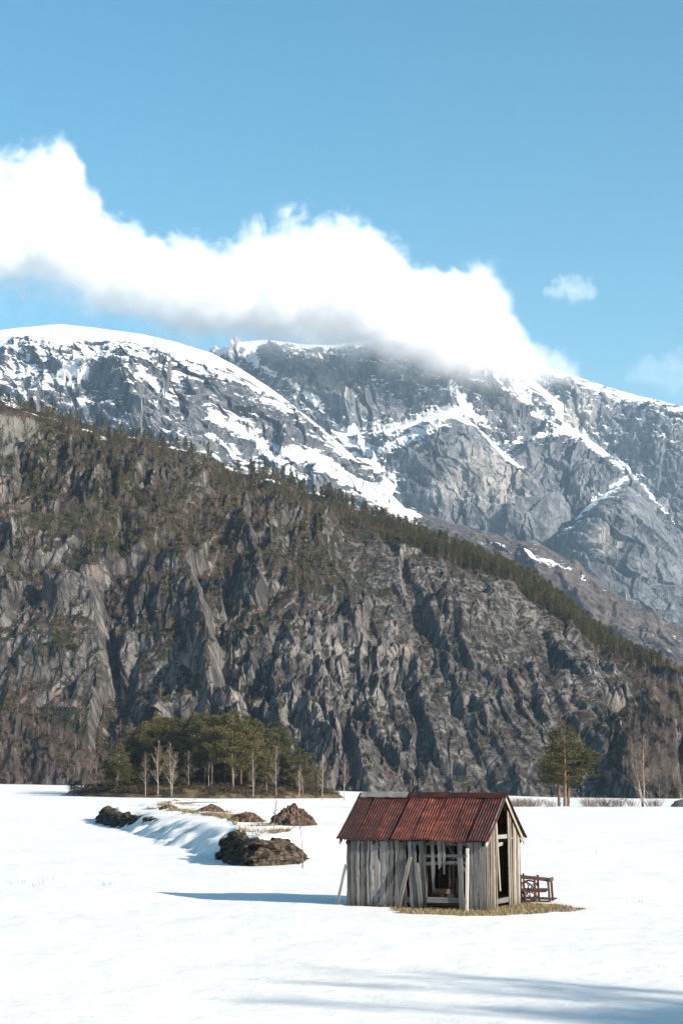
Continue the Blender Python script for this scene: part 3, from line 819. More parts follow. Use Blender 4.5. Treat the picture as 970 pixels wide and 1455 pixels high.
def stone_face(name, pxs, setback, h0, h1, label, seed, bulge=0.35, tail=1.6):
    """the broken stone face of the bank following its foot line: blocks of stone set in courses"""
    line = np.array([gnd(a, b)[:2] for a, b in pxs])
    seg = np.r_[0, np.cumsum(np.linalg.norm(np.diff(line, axis=0), axis=1))]
    n = int(seg[-1] / 0.11); t = np.linspace(0, seg[-1], n)
    lx, ly = np.interp(t, seg, line[:, 0]), np.interp(t, seg, line[:, 1])
    tx, ty = np.gradient(lx), np.gradient(ly); q = np.hypot(tx, ty)
    nx, ny = ty / q, -tx / q                                   # outward (towards the river)
    m = 30
    k = np.linspace(0, 1, m)[:, None]
    T = np.broadcast_to(t[None], (m, n))
    hgt = h0 + (h1 - h0) * sstep(0, 1, T / t[-1]) + 0.5 * fbm(T / 1.7, T * 0, T * 0 + seed, 3)
    taper = sstep(0, 1.8, T) * sstep(0, tail, t[-1] - T)
    hgt = hgt * (0.25 + 0.75 * taper)
    prof_out = np.where(k < 0.72, 0.85 * (1 - k / 0.72) ** 1.1 + 0.1, 0.1 - (k - 0.72) / 0.28 * setback)
    prof_z = np.where(k < 0.72, k / 0.72, 1.0 + 0.1 * np.sin((k - 0.72) / 0.28 * np.pi * 0.5))
    z = -0.15 + hgt * prof_z
    bl = 1.2 * np.abs(perlin(T / 0.9, z / 0.45, T * 0 + seed)) + 0.6 * np.abs(perlin(T / 0.4, z / 0.25, T * 0 + seed + 4))
    wz = z + 0.15 * fbm(T / .7, z / .7, T * 0 + seed, 2)
    out = prof_out * (0.4 + 0.6 * taper) + 0.6 * bulge * (bl - 0.3) + facets(T / 1.1, wz / .55, seed, .42, .5, .5, .5) + facets(T / .45, wz / .25, seed + 1, .16, .5, .5, .25) + 0.35 * fbm(T / 1.6, z / 1.2, T * 0 + seed, 3)
    z = z + 0.12 * fbm(T / 0.5, k * 5 + T * 0, T * 0 + seed, 3) * (k > 0.5)
    z = np.where(k > .9, z - 0.5 * (k - .9) / .1, z)
    Pq = np.stack([lx + nx * out, ly + ny * out, z + 0 * T], -1)
    o = link(name, mesh_np(name, Pq.reshape(-1, 3), grid_faces(m, n), M['stone'], smooth=False))
    return tag(o, label, 'bank', 'stone faces of the bank')
stone_face('stone_bank', [(329, 1217), (337, 1222), (350, 1228), (372, 1231), (395, 1227), (412, 1222), (426, 1218)], 0.5, 1.5, 1.1, 'dark stony face of the bank near the shed with grass on its lip', 3, tail=3.6)
stone_face('stone_bank', [(150, 1163), (156, 1170), (172, 1174), (190, 1177), (208, 1180), (226, 1184)], 0.6, 1.25, 1.1, 'dark rocky tip at the far left end of the snowy bank', 9)

# a few dead stalks sticking out of the crust
sx, sy = [], []
for (a_, b_, n_, sp_) in ((25, 1256, 7, 9), (48, 1258, 5, 7), (72, 1252, 5, 8), (152, 1258, 10, 6), (95, 1262, 4, 10), (540, 1228, 5, 4), (860, 1215, 4, 8), (905, 1282, 5, 8), (330, 1243, 8, 7)):
    for q_ in range(n_):
        g_ = gnd(a_ + random.gauss(0, sp_), b_ + random.gauss(0, 1.2)); sx.append(g_[0]); sy.append(g_[1])
sx, sy = np.array(sx), np.array(sy)
tag(blades('dead_stalks', np.stack([sx, sy, land(sx, sy)[0] - .02], 1), 0.22, 0.012, 'twig', 0.5), kind='stuff')
# grass and thin stalks along the bank
bx = rng.uniform(-22, 3, 60000); by = rng.uniform(84, 200, 60000)
bz, bg, _ = land(bx, by)
ok = (bg > 0.42) & (rng.random(60000) < 0.5)
tag(blades('bank_grass', np.stack([bx, by, bz - 0.02], 1)[ok][:9000], 0.30, 0.022, 'grass', 0.9), kind='stuff')
# ------------------------------------------------------------------ trees
def tube_np(pts, rad, sides):
    """(V, F quads) of a tapered tube"""
    pts = np.asarray(pts, float); n = len(pts)
    d = np.gradient(pts, axis=0); d /= np.linalg.norm(d, axis=1)[:, None] + 1e-9
    ref = np.array([0.31, 0.95, 0.11]); x = np.cross(d, ref); x /= np.linalg.norm(x, axis=1)[:, None] + 1e-9
    y = np.cross(d, x)
    a = 2 * np.pi * np.arange(sides) / sides
    V = pts[:, None] + np.asarray(rad)[:, None, None] * (x[:, None] * np.cos(a)[None, :, None] + y[:, None] * np.sin(a)[None, :, None])
    F = []
    for i in range(n - 1):
        for k in range(sides):
            F.append((i * sides + k, i * sides + (k + 1) % sides, (i + 1) * sides + (k + 1) % sides, (i + 1) * sides + k))
    return V.reshape(-1, 3), np.array(F)

class NB:
    def __init__(s): s.V = []; s.F = []; s.T = []; s.M = []; s.n = 0
    def add(s, V, F, tone=0.5, mi=0):
        V = np.asarray(V); s.V.append(V); s.F.append(np.asarray(F) + s.n); s.n += len(V)
        s.T.append(np.full(len(V), tone) if np.isscalar(tone) else tone); s.M.append(np.full(len(F), mi))
    def arrays(s): return np.concatenate(s.V), np.concatenate(s.F), np.concatenate(s.T), np.concatenate(s.M)
    def mesh(s, name, mats, smooth=False):
        V, F, T, Mi = s.arrays(); return mesh_np(name, V, F, mats, dict(tone=T), smooth, Mi)

def sprays(c, rad, n, ln, wd, r, base_tone=0.5):
    """a clump of needle sprays: thin quads pointing up and outwards through a flattened ellipsoid"""
    d = r.normal(size=(n, 3)); d /= np.linalg.norm(d, axis=1)[:, None]
    rr = r.random(n) ** 0.45
    p = c + d * rr[:, None] * rad
    ax = d * [1, 1, 0.5] + r.normal(size=(n, 3)) * 0.45 + [0, 0, 0.35]; ax /= np.linalg.norm(ax, axis=1)[:, None]
    sd = np.cross(ax, r.normal(size=(n, 3))); sd /= np.linalg.norm(sd, axis=1)[:, None] + 1e-9
    L = ln * r.uniform(.6, 1.3, n)[:, None]; W = wd * r.uniform(.6, 1.3, n)[:, None]
    V = np.stack([p - sd * W * .5, p + sd * W * .5, p + ax * L + sd * W * .35, p + ax * L - sd * W * .35], 1).reshape(-1, 3)
    tn = np.clip(base_tone + r.normal(size=n) * 0.16, 0, 1)
    return V, np.arange(4 * n).reshape(-1, 4), np.repeat(tn, 4)

def pine_arrays(seed, h=12.0, crown0=0.38, wide=2.6, nl=34, per=70, bend=0.4, top_flat=0.5, lod=1.0):
    r = np.random.default_rng(seed)
    tr = NB(); cr = NB()
    zs = np.linspace(0, h * 0.96, 9)
    ph = r.uniform(0, 6.28)
    tx = bend * np.sin(zs / h * 2.4 + ph) - bend * np.sin(ph); ty = bend * np.cos(zs / h * 2.1 + ph) - bend * np.cos(ph)
    pts = np.stack([tx, ty, zs], 1); pts[0, 2] = -0.4
    rad = 0.021 * h * (1 - zs / h) ** 0.75 * 0.75 + 0.02
    tr.add(*tube_np(pts, rad, 7))
    for i in range(nl):
        k = crown0 + (1 - crown0) * ((i + r.random()) / nl)
        z = h * k * 0.97
        c = np.array([np.interp(z, zs, tx), np.interp(z, zs, ty), z])
        kk = (k - crown0) / (1 - crown0)
        env = (0.45 + 0.55 * math.sin(min(1, kk * 1.6 + .18) * math.pi * .5)) * (1 - kk ** (2.2 + 2 * top_flat)) + 0.12
        ln = wide * env * r.uniform(0.55, 1.15)
        az = r.uniform(0, 2 * np.pi)
        up = r.uniform(0.0, 0.35) + 0.5 * kk
        dirv = np.array([math.cos(az), math.sin(az), up])
        e = c + dirv * ln
        mid = c + dirv * ln * 0.55 + [0, 0, -0.08 * ln]
        tr.add(*tube_np([c, mid, e], [0.03 + .007 * ln, 0.03, 0.012], 4))
        npz = max(1, int(2.2 * ln / 1.2))
        for q in range(npz):
            f = 1 - 0.62 * q / max(1, npz)
            cc = c + dirv * ln * f + r.normal(size=3) * [0.3, 0.3, 0.16] * ln * 0.4
            s = (0.36 + 0.2 * ln) * r.uniform(0.75, 1.2)
            cr.add(*sprays(cc, np.array([s, s, s * 0.5]), int(per * lod), 0.28 / lod ** .5, 0.075 / lod ** .7, r, r.uniform(0.38, 0.68)))
    return tr, cr

def birch_arrays(seed, h=9.0, stems=1, spread=0.36, n1=28, n2=9, tw=0.0095):
    r = np.random.default_rng(seed)
    tr = NB(); br = NB()
    for s in range(stems):
        az0 = r.uniform(0, 6.28); off = 0.0 if stems == 1 else 0.16
        hh = h * (1 if s == 0 else r.uniform(.75, .95))
        zs = np.linspace(0, hh, 9)
        lean = r.uniform(0.0, 0.05) + (0.09 if s else 0)
        tx = off * s * math.cos(az0) + lean * zs * math.cos(az0) + 0.14 * np.sin(zs * 0.9 + az0)
        ty = off * s * math.sin(az0) + lean * zs * math.sin(az0) + 0.08 * np.cos(zs * 0.6 + az0)
        pts = np.stack([tx, ty, zs], 1); pts[0, 2] = -0.3
        tr.add(*tube_np(pts, 0.0085 * h * (1 - zs / hh) ** 0.8 + 0.010, 6))
        for i in range(n1):
            k = 0.26 + 0.72 * (i + r.random()) / n1
            z = hh * k; c = np.array([np.interp(z, zs, tx), np.interp(z, zs, ty), z])
            ln = h * spread * (1.05 - k) ** 0.6 * r.uniform(0.6, 1.1)
            az = r.uniform(0, 2 * np.pi); up = r.uniform(0.9, 1.7)
            d = np.array([math.cos(az), math.sin(az), up]); d /= np.linalg.norm(d)
            e = c + d * ln; m_ = c + d * ln * 0.5 + np.array([math.cos(az), math.sin(az), 0]) * ln * 0.07
            (tr if ln > h * .2 and i % 5 == 0 else br).add(*tube_np([c, m_, e], [0.022 + .006 * ln, 0.016, 0.008], 3))
            for j in range(n2):
                f = r.uniform(0.25, 1.0); p0 = c + d * ln * f
                a2 = r.uniform(0, 6.28); d2 = np.array([math.cos(a2), math.sin(a2), r.uniform(-.1, 1.3)])
                l2 = ln * r.uniform(0.18, 0.42)
                p1 = p0 + d2 * l2 * .55; p2 = p1 + (d2 + [0, 0, -0.55]) * l2 * 0.5
                br.add(*tube_np([p0, p1, p2], [tw, tw * .9, tw * .55], 3))
    return tr, br

def make_tree(name, trunk_nb, crown_nb, tm, cm, cname):
    t = trunk_nb.mesh('trunk', tm, True); c = crown_nb.mesh(cname, cm)
    return t, c, cname

def put_tree(name, proto, loc, rz, sc, label, cat, group=None, squash=1.0):
    o = thing(name, label, cat, loc, rz, group)
    o.scale = (sc * squash, sc * squash, sc)
    link('trunk', proto[0], o); link(proto[2], proto[1], o)
    return o

PINES = []
for i, (h, c0, wdt, nl) in enumerate([(12, .22, 2.9, 44), (12, .30, 2.6, 38), (12, .18, 3.0, 46), (12, .34, 2.5, 36), (12, .12, 2.8, 48)]):
    a, b = pine_arrays(100 + i, h, c0, wdt, nl, 74)
    PINES.append(make_tree('pine', a, b, M['bark'], M['needles'], 'crown'))
BIRCHES = []
for i, st in enumerate([1, 1, 2, 1]):
    a, b = birch_arrays(200 + i, 9.0, st)
    BIRCHES.append(make_tree('birch', a, b, M['birch'], M['birch_twig'], 'branches'))

# --- the wooded hillock in the snow plain
HC = np.array([float(slopes(290, 1100)[0]) * 368, 368.0])
HW, HDp, HH = 27.5, 32.0, 4.6
def hill_z(x, y):
    dx = (x - HC[0]) / HW; dy = (y - HC[1]) / HDp
    r2 = np.sqrt(dx ** 2 + dy ** 2) + 0.10 * fbm(np.asarray(x) / 9, np.asarray(y) / 9, 0 * np.asarray(x), 3)
    return HH * np.clip(1 - r2, 0, 1) ** 0.62 + 0.55 * fbm(np.asarray(x) / 4.5, np.asarray(y) / 4.5, 0 * np.asarray(x) + 2, 3) * sstep(1.05, 0.8, r2) - 1.2 * sstep(0.94, 1.1, r2)
hx, hy = np.meshgrid(np.linspace(HC[0] - 31, HC[0] + 31, 210), np.linspace(HC[1] - 38, HC[1] + 38, 150))
hz = hill_z(hx, hy)
tag(link('hillock', mesh_np('hillock', np.stack([hx, hy, hz], -1).reshape(-1, 3), grid_faces(*hx.shape), M['heath'], smooth=True)), kind='structure')
r = np.random.default_rng(11)
tops = [(100, 1112), (152, 1066), (170, 1055), (200, 1038), (235, 1024), (262, 1020), (300, 1012), (322, 1018), (345, 1022), (375, 1027), (405, 1038), (435, 1050), (452, 1078)]
tpx = [a for a, b in tops]; tpy = [b for a, b in tops]
spots = []
tries = 0
while len(spots) < 50 and tries < 6000:
    tries += 1
    px = r.uniform(150, 452); D = r.uniform(342, 392)
    X = float(slopes(px, 1100)[0]) * D
    e = math.hypot((X - HC[0]) / HW, (D - HC[1]) / HDp)
    if e > 0.93 or any(math.hypot(X - a, D - b) < 2.3 for a, b in spots): continue
    if px > 395 and D < 372 and r.random() < .6: continue
    spots.append((X, D))
for i, (X, D) in enumerate(sorted(spots, key=lambda s: -s[1])):
    px = CX + FPX * X / D; z0 = float(hill_z(np.array([X]), np.array([D]))[0])
    ztop = EYE + float(slopes(px, np.interp(px, tpx, tpy))[1]) * D
    h = max(4.5, (ztop - z0) * (r.uniform(0.88, 1.14) if r.random() < .5 else r.uniform(0.5, 0.85)))
    k = r.integers(5)
    put_tree('pine_tree', PINES[k], (X, D, z0 - 0.1), r.uniform(0, 6.28), h / 12.0, 'dark green pine growing crowded among others on the low wooded hillock', 'pine tree', 'pines of the hillock grove', r.uniform(0.85, 1.15))
bs = [(207, 1139, 78), (224, 1141, 100), (243, 1141, 96), (297, 1128, 70), (360, 1134, 84), (392, 1136, 92), (425, 1132, 60), (458, 1137, 78), (489, 1137, 80), (268, 1132, 64), (332, 1131, 72)]
for i, (px, py, hp) in enumerate(bs):
    D = {489: 322, 458: 330}.get(px, 336 if py > 1133 else 344)
    hp *= 0.8
    X = float(slopes(px, 1100)[0]) * D
    z0 = max(float(hill_z(np.array([X]), np.array([D]))[0]), ground_z(X, D))
    lab = {489: 'bare birch standing alone on the snow just right of the grove', 458: 'bare pale birch at the right tip of the grove hillock', 207: 'slender bare birch at the dark left front of the grove', 243: 'tallest bare birch at the grove front, its thin white trunk reaching high'}.get(px, 'bare leafless birch with a thin pale trunk at the front edge of the grove')
    put_tree('birch_tree', BIRCHES[i % 4], (X, D, z0 - .1), r.uniform(0, 6.28), hp * D / FPX / 9.0, lab, 'birch tree', 'birches along the front of the grove', 0.85)
for i in range(26):
    px = r.uniform(150, 445); D = r.uniform(338, 360); X = float(slopes(px, 1100)[0]) * D
    if math.hypot((X - HC[0]) / HW, (D - HC[1]) / HDp) > .97: continue
    z0 = float(hill_z(np.array([X]), np.array([D]))[0])
    put_tree('pine_tree', PINES[[4, 2][i % 2]], (X, D, z0 - .3), r.uniform(0, 6.28), r.uniform(.22, .5), 'bushy young pine low under the taller trees of the hillock grove', 'pine tree', 'young pines of the hillock grove', r.uniform(1.1, 1.6))
# dark little spruce at the far left tip of the hillock
X = float(slopes(110, 1100)[0]) * 372
put_tree('pine_tree', PINES[4], (X, 372, 0.0), 1.0, 0.27, 'small dark bushy pine on its own at the far left tip of the hillock', 'pine tree', None, 1.9)
lump('boulder', 100, 1131, 350, (2.6, 2.0, 1.2), 21, 'boulder', 'dark boulder half under snow at the far left tip of the hillock', 'boulder', z=-0.3, amp=0.35)

# --- three pines and the birch on the far edge of the field
PA = []
for i, (h, c0, wdt, nl) in enumerate([(11.5, .30, 3.5, 30), (12, .30, 3.5, 32), (11.5, .32, 3.6, 30)]):
    a, b = pine_arrays(310 + i, h, c0, wdt, nl, 52, bend=0.12, top_flat=-.30)
    PA.append(make_tree('pine', a, b, M['bark'], M['needles'], 'crown'))
for (px, D, sc, rz, pi_, lab) in ((793, 262, 0.88, 2.0, 0, 'pale-trunked tall pine, left of the three standing together below the cliff'),
                             (801, 260, 0.95, 0.5, 1, 'orange-trunked tall pine, middle of the three standing together below the cliff'),
                             (806, 263, 0.86, 4.1, 2, 'brown-trunked tall pine, right of the three standing together below the cliff')):
    X = float(slopes(px, 1100)[0]) * D
    put_tree('pine_tree', PA[pi_], (X, D, ground_z(X, D) - .1), rz, sc, lab, 'pine tree', None, 1.3)
D = 258; X = float(slopes(913, 1100)[0]) * D
a, b = birch_arrays(405, 10.0, 3, 0.33, 32, 10, 0.010)
put_tree('birch_tree', make_tree('birch', a, b, M['birch'], M['birch_twig'], 'branches'), (X, D, ground_z(X, D) - .1), 0.7, 1.0, 'tall bare white-stemmed birch standing alone at the right edge of the field', 'birch tree')
bx_, by_, _z = gnd(965, 1146)
lump('boulder', 972, 1146, by_, (1.9, 1.4, 1.05), 31, 'boulder', 'grey wedge of rock at the right picture edge, beyond the snow field', 'boulder', amp=0.25)

# --- leafless bushes along the far edge
def bush_mesh(seed, h=1.3, n=46):
    r = np.random.default_rng(seed); b = NB()
    for i in range(n):
        az = r.uniform(0, 6.28); rr = r.uniform(0, .55)
        p0 = np.array([math.cos(az) * rr, math.sin(az) * rr, -0.1])
        d = np.array([math.cos(az) * r.uniform(.1, .7), math.sin(az) * r.uniform(.1, .7), 1.0]); L = h * r.uniform(.5, 1.05)
        p1 = p0 + d * L * .5; p2 = p0 + d * L + [0, 0, 0]
        b.add(*tube_np([p0, p1, p2], [.016, .012, .006], 3))
        for j in range(3):
            q = p0 + d * L * r.uniform(.35, .9); e = q + np.array([r.normal() * .3, r.normal() * .3, .4]) * h * .4
            b.add(*tube_np([q, e], [.008, .004], 3))
    return b.mesh('bush', M['twig'])
BUSH = [bush_mesh(500 + i) for i in range(4)]
def bush(px, py, hp, wide, label, group=None, k=0):
    g = gnd(px, py); o = link('bush', BUSH[k % 4]); o.location = (g[0], g[1], ground_z(g[0], g[1]))
    s = hp * g[1] / FPX / 1.3; o.scale = (s * wide, s * wide, s); o.rotation_euler = (0, 0, k * 1.7)
    return tag(o, label, 'bush', group)
edge = 'leafless bushes along the far edge of the field'
for k, px in enumerate((728, 736, 744, 752, 762)): bush(px, 1145 + (k % 2), 13, 1.7, 'leafless grey bush in the row right behind the shed roof', edge, k)
bush(784, 1146, 12, 2.0, 'leafless bush at the left foot of the three tall pines', edge, 2)
for k, px in enumerate((836, 846, 857, 868, 880)): bush(px, 1145 + (k % 2), 14, 1.6, 'leafless grey bush in the row between the three pines and the lone birch', edge, k + 1)
for k, px in enumerate((925, 934, 898)): bush(px, 1145, 12, 1.4, 'leafless dark bush growing beside the lone birch', edge, k)
# thin saplings on the bank
for k, (px, py, hp) in enumerate(((426, 1196, 70), (392, 1178, 40))):
    D = onbank(py); X = float(slopes(px, 1100)[0]) * D
    a, b = birch_arrays(600 + k, hp * D / FPX, 1, .16, 14, 4, 0.006)
    put_tree('sapling', make_tree('sapling', a, b, M['twig'], M['twig'], 'branches'), (X, D, ground_z(X, D)), 0, 1, ['thin leafless sapling growing in front of the largest earth mound', 'tiny leafless sapling among the earth mounds, left of the largest'][k], 'sapling')

# --- trees outside the frame whose shadows lie across the near snow
SHX, SHY = SUN_H.x / math.tan(SUN_EL), SUN_H.y / math.tan(SUN_EL)
for k, (X, Y, h, q) in enumerate(((5.5, 38.6, 30, 1), (3.0, 38.0, 29, 3), (6.5, 35.2, 30, 0), (2.0, 34.6, 31, 2))):
    put_tree('birch_tree', BIRCHES[q], (X + SHX * h * .93, Y + SHY * h * .93, -.3), k * 1.3, h / 9.0, 'tall bare birch beyond the right edge whose faint shadow falls across the near snow', 'birch tree', 'birches shading the near snow', 1.25)
for k, (X, Y, h, q) in enumerate(((8.0, 33.4, 36, 0), (3.6, 32.9, 37, 4))):
    put_tree('pine_tree', PINES[q], (X + SHX * h, Y + SHY * h, -.3), k * 1.3, h / 12, 'tall pine beyond the right edge whose shadow falls across the near snow', 'pine tree', 'pines shading the near snow', 1.2)
# low heath and dead twigs under the grove
hx_ = r.uniform(HC[0] - 27, HC[0] + 27, 9000); hy_ = r.uniform(HC[1] - 31, HC[1] + 10, 9000)
rz_ = np.hypot((hx_ - HC[0]) / HW, (hy_ - HC[1]) / HDp); kk_ = (rz_ < .97) & (fbm(hx_ / 5, hy_ / 5, 0 * hx_, 3) > -.05)
hp_ = np.stack([hx_, hy_, hill_z(hx_, hy_)], 1)[kk_][:2600]
nb = NB()
for q in hp_:
    s_ = r.uniform(.25, .6)
    nb.add(*sprays(q + [0, 0, .15], np.array([s_, s_, s_ * .7]), 16, .4, .09, r, r.uniform(.1, .8)))
tag(link('heather', nb.mesh('heather', M['scrub'])), kind='stuff')
# ------------------------------------------------------------------ cliffs and mountains
def curve(pts, px):
    a = np.array(sorted(pts), float)
    return [np.interp(px, a[:, 0], a[:, i]) for i in range(1, a.shape[1])]

def smooth1(a, n):
    k = np.ones(n) / n; p = np.pad(a, n, mode='edge')
    return np.convolve(np.convolve(p, k, 'same'), k, 'same')[n:-n]

def face(px0, px1, nu, nv, nb, crest, foot, prof, back_len, back_drop, disp, sm=9, sink=0.0):
    """a mountain face as a sheet from its foot line up to its crest line, carried over the crest and down the far side.
    crest, foot: (px, py, depth) points of the real lines; prof(v, px) is how far the face has come back at height v"""
    px = np.linspace(px0, px1, nu)
    cpy, cD = [smooth1(a, sm) for a in curve(crest, px)]
    fpy, fD = [smooth1(a, sm) for a in curve(foot, px)]
    C = at(px, cpy, cD); Fo = at(px, fpy, fD); Fo[:, 2] -= sink
    v = np.linspace(0, 1, nv)[:, None]
    PX = np.broadcast_to(px[None], (nv, nu))
    s = prof(v + 0 * PX, PX)[..., None]
    Pf = Fo[None] * (1 - s) + C[None] * s
    Pf[..., 2] = Fo[None, :, 2] * (1 - v) + C[None, :, 2] * v
    b = np.linspace(0, 1, nb + 1)[1:, None]
    away = C - np.array([0, 0, EYE]); away[:, 2] = 0; away /= np.linalg.norm(away, axis=1)[:, None]
    Pb = C[None] + away[None] * (b * back_len)[..., None]
    Pb[..., 2] -= back_drop * b ** 1.3
    P = np.concatenate([Pf, Pb])
    V = np.concatenate([v + 0 * PX, 1 + b + 0 * PX[:nb]])
    PXa = np.concatenate([PX, np.broadcast_to(px[None], (nb, nu))])
    N = grid_normals(P)
    N = N * np.where((N[..., 1:2] * -1 + N[..., 2:3] * .6) < 0, -1, 1)
    d = disp(P, V, PXa)
    P = P + N * d[..., None]
    N = grid_normals(P)
    N = N * np.where(N[..., 2:3] < -0.2, -1, 1)
    N = np.where((N[..., 1:2] > 0.5) & (N[..., 2:3] < 0.1), -N, N)
    return P, N, V, PXa

# --- the near cliff
C_CREST = [(-300, 520, 900), (-120, 548, 895), (0, 568, 890), (60, 590, 885), (120, 604, 880), (190, 620, 875), (260, 638, 865), (340, 668, 855), (400, 680, 845), (440, 700, 838),
           (500, 722, 825), (560, 748, 815), (600, 768, 805), (660, 790, 795), (720, 815, 785), (760, 838, 775), (800, 868, 765), (850, 905, 755), (900, 938, 745), (970, 972, 735), (1100, 1010, 720), (1300, 1060, 700)]
C_FOOT = [(-300, 1112, 600), (0, 1113, 590), (150, 1115, 575), (300, 1118, 560), (450, 1123, 545), (560, 1127, 535), (700, 1133, 520), (800, 1136, 515), (900, 1137, 515), (970, 1138, 515), (1300, 1139, 515)]
def c_prof(v, px):
    steep = np.interp(v, [0, .04, .15, .55, .62, .72, .86, 1.0], [0, .03, .16, .42, .55, .62, .78, 1.0])      # left: wall, wooded ledge, wall, sloping top
    right = np.interp(v, [0, .05, .5, .8, .92, 1.0], [0, .10, .47, .72, .86, 1.0])                             # right: one leaning slab face
    far = np.interp(v, [0, .2, .6, 1.0], [0, .22, .62, 1.0])
    k = sstep(380, 620, px); q = sstep(760, 960, px)
    return (steep * (1 - k) + right * k) * (1 - q) + far * q
def c_disp(P, V, PX):
    x, y, z = P[..., 0], P[..., 1], P[..., 2]
    lean = np.interp(PX, [0, 350, 650, 950], [0.04, 0.06, 0.18, 0.42])
    xr = x + lean * z + 9 * fbm(x / 60, z / 60, y * 0 + 4, 2)
    fade = (0.4 + 0.6 * sstep(0, 0.05, V)) * (1 - 0.93 * sstep(0.80, 1.0, V))
    rough = 0.25 + 1.0 * sstep(-.25, .35, fbm(x / 75 + 3, z / 55, y * 0 + 6, 3)) * (1 - .35 * sstep(480, 640, PX))
    xw = xr + 3.0 * fbm(x / 14, z / 14, y * 0 + 13, 3); zw = z + 3.0 * fbm(x / 12, z / 16, y * 0 + 23, 3)
    calm = 1 - .55 * sstep(400, 540, PX)
    d = 5.5 * calm * (ridged(xr / 75 + .7 * fbm(x / 40, z / 40, y * 0 + 41, 2), z / 85, y / 120, 3) - 0.1)
    d = d + soften(facets(xw / 38, zw / 60, 3, 6.0, 0.38, .26, 38), 4) * (.35 + .65 * calm)
    d = d + soften(facets(xw / 15 + .08 * zw / 15, zw / 31, 5, 3.6, 0.55, .3, 15), 2) * (.45 + .55 * rough)
    d = d + facets(xw / 6.2 - .1 * zw / 6, zw / 12, 7, 1.5, 0.62, .4, 6.2) * rough
    d = d + facets(xw / 2.7, zw / 4.6, 9, .7, 0.7, .5, 2.7) * rough
    d = d + 3.0 * (1.3 - calm) * (ridged(xr / 19 + .4 * fbm(x / 16, z / 16, y * 0 + 51, 2), z / 120, y / 90 + 5, 3)) + 1.2 * ridged(xr / 6.5, z / 40, y / 50 + 8, 2)
    d = d + 1.6 * rough * fbm(xr / 5, z / 9, y / 8, 3)
    # chutes: sharp gullies running down the face
    g = np.abs(perlin(xr / 46 + 11, z / 260, y * 0))
    d = d - 5 * np.exp(-(g / 0.04) ** 2) * sstep(560, 380, PX) * sstep(0, .35, fbm(x / 60, z / 40, y * 0 + 31, 3)) * sstep(.05, .2, V)
    # sloping ledges
    zz = (z + 0.25 * x * sstep(350, 700, PX) + 10 * fbm(x / 45, z / 45, y * 0 + 9, 3)) / 27
    saw = zz - np.floor(zz)
    d = d + 3.6 * (.3 + .7 * sstep(560, 400, PX)) * (sstep(0, .82, saw) - sstep(.82, 1, saw)) * (0.35 + 0.65 * sstep(-.2, .3, fbm(x / 70, z / 40, y * 0 + 2, 2)))
    d = d * fade
    # a rounded notch by the pale slab at the upper left
    sl = sstep(82, 66, PX + 2.0 * (171 - z)) * sstep(132, 142, z) * sstep(175, 169, z)
    d = d * (1 - 0.85 * sl) - 10 * sl
    top = V > 1
    return np.where(top, 2.0 * fbm(x / 30, y / 30, z * 0, 3), d)
P, N, V, PX = face(-260, 1260, 940, 440, 46, C_CREST, C_FOOT, c_prof, 260, 25, c_disp, sink=8.0)
nz = N[..., 2]
x, y, z = P[..., 0], P[..., 1], P[..., 2]
cl_n = fbm(x / 26, y / 26, z / 20, 4)
band = sstep(.50, .60, V + .12 * cl_n) * sstep(560, 330, PX) * sstep(1.0, .7, V)          # wooded slope across the upper left
upper = sstep(0.80, 0.94, V + 0.10 * cl_n)
foot_ = sstep(0.17, 0.06, V + 0.05 * cl_n) * sstep(420, 200, PX)
rightw = sstep(820, 960, PX + 60 * cl_n - 90 * (V - .5))
bare = sstep(330, 560, PX) * sstep(960, 860, PX)
veg = sstep(0.35, 0.75, nz + 0.25 * cl_n) * (0.66 - .22 * bare) + (0.54 - .16 * bare) * upper + 0.40 * band + 0.36 * foot_ + 0.36 * rightw
slab = sstep(84, 70, PX + 2.0 * (171 - z)) * sstep(132, 142, z) * sstep(176, 170, z)
veg = veg * (1 - 0.8 * slab)
csnow = sstep(.80, .93, nz) * sstep(.9, .97, V) * sstep(.1, .3, fbm(x / 14, y / 14, z / 14, 2)) * sstep(700, 300, PX)
cl = link('cliff', mesh_np('cliff', P.reshape(-1, 3), grid_faces(*x.shape), M['cliff'], dict(veg=veg.ravel(), slab=slab.ravel(), snow=csnow.ravel()), smooth=False))
tag(cl, kind='structure')
CP, CN, CV, CPX, CN_ = P, N, V, PX, cl_n
CVEG = veg

# --- trees of the cliff: small pines, each its own object along the skyline; the rest a mass
def small_pine(seed, h=9.0, n=520, wide=1.9):
    r = np.random.default_rng(seed); b = NB()
    b.add(*tube_np([(0, 0, -.6), (0.08, 0, h * .5), (0, .05, h * .95)], [.14, .10, .03], 4), 0.5, 1)
    nl = 22
    for i in range(nl):
        k = 0.2 + 0.8 * (i + r.random()) / nl; az = r.uniform(0, 6.28)
        rr = wide * (1.05 - k) ** 0.65 * r.uniform(.4, 1.0)
        c = np.array([math.cos(az) * rr * .7, math.sin(az) * rr * .7, h * k])
        s = 0.35 + 0.30 * rr
        b.add(*sprays(c, np.array([s, s, s * .6]), n // nl, 0.55, 0.20, r, r.uniform(.30, .60)), 0)
    return b
SP = [small_pine(700 + i, wide=1.6 + .25 * i) for i in range(5)]
SPL = [small_pine(720 + i, n=220, wide=1.6 + .25 * i) for i in range(5)]
SPM = [b.mesh('pine', [M['needles'], M['bark']]) for b in SP]
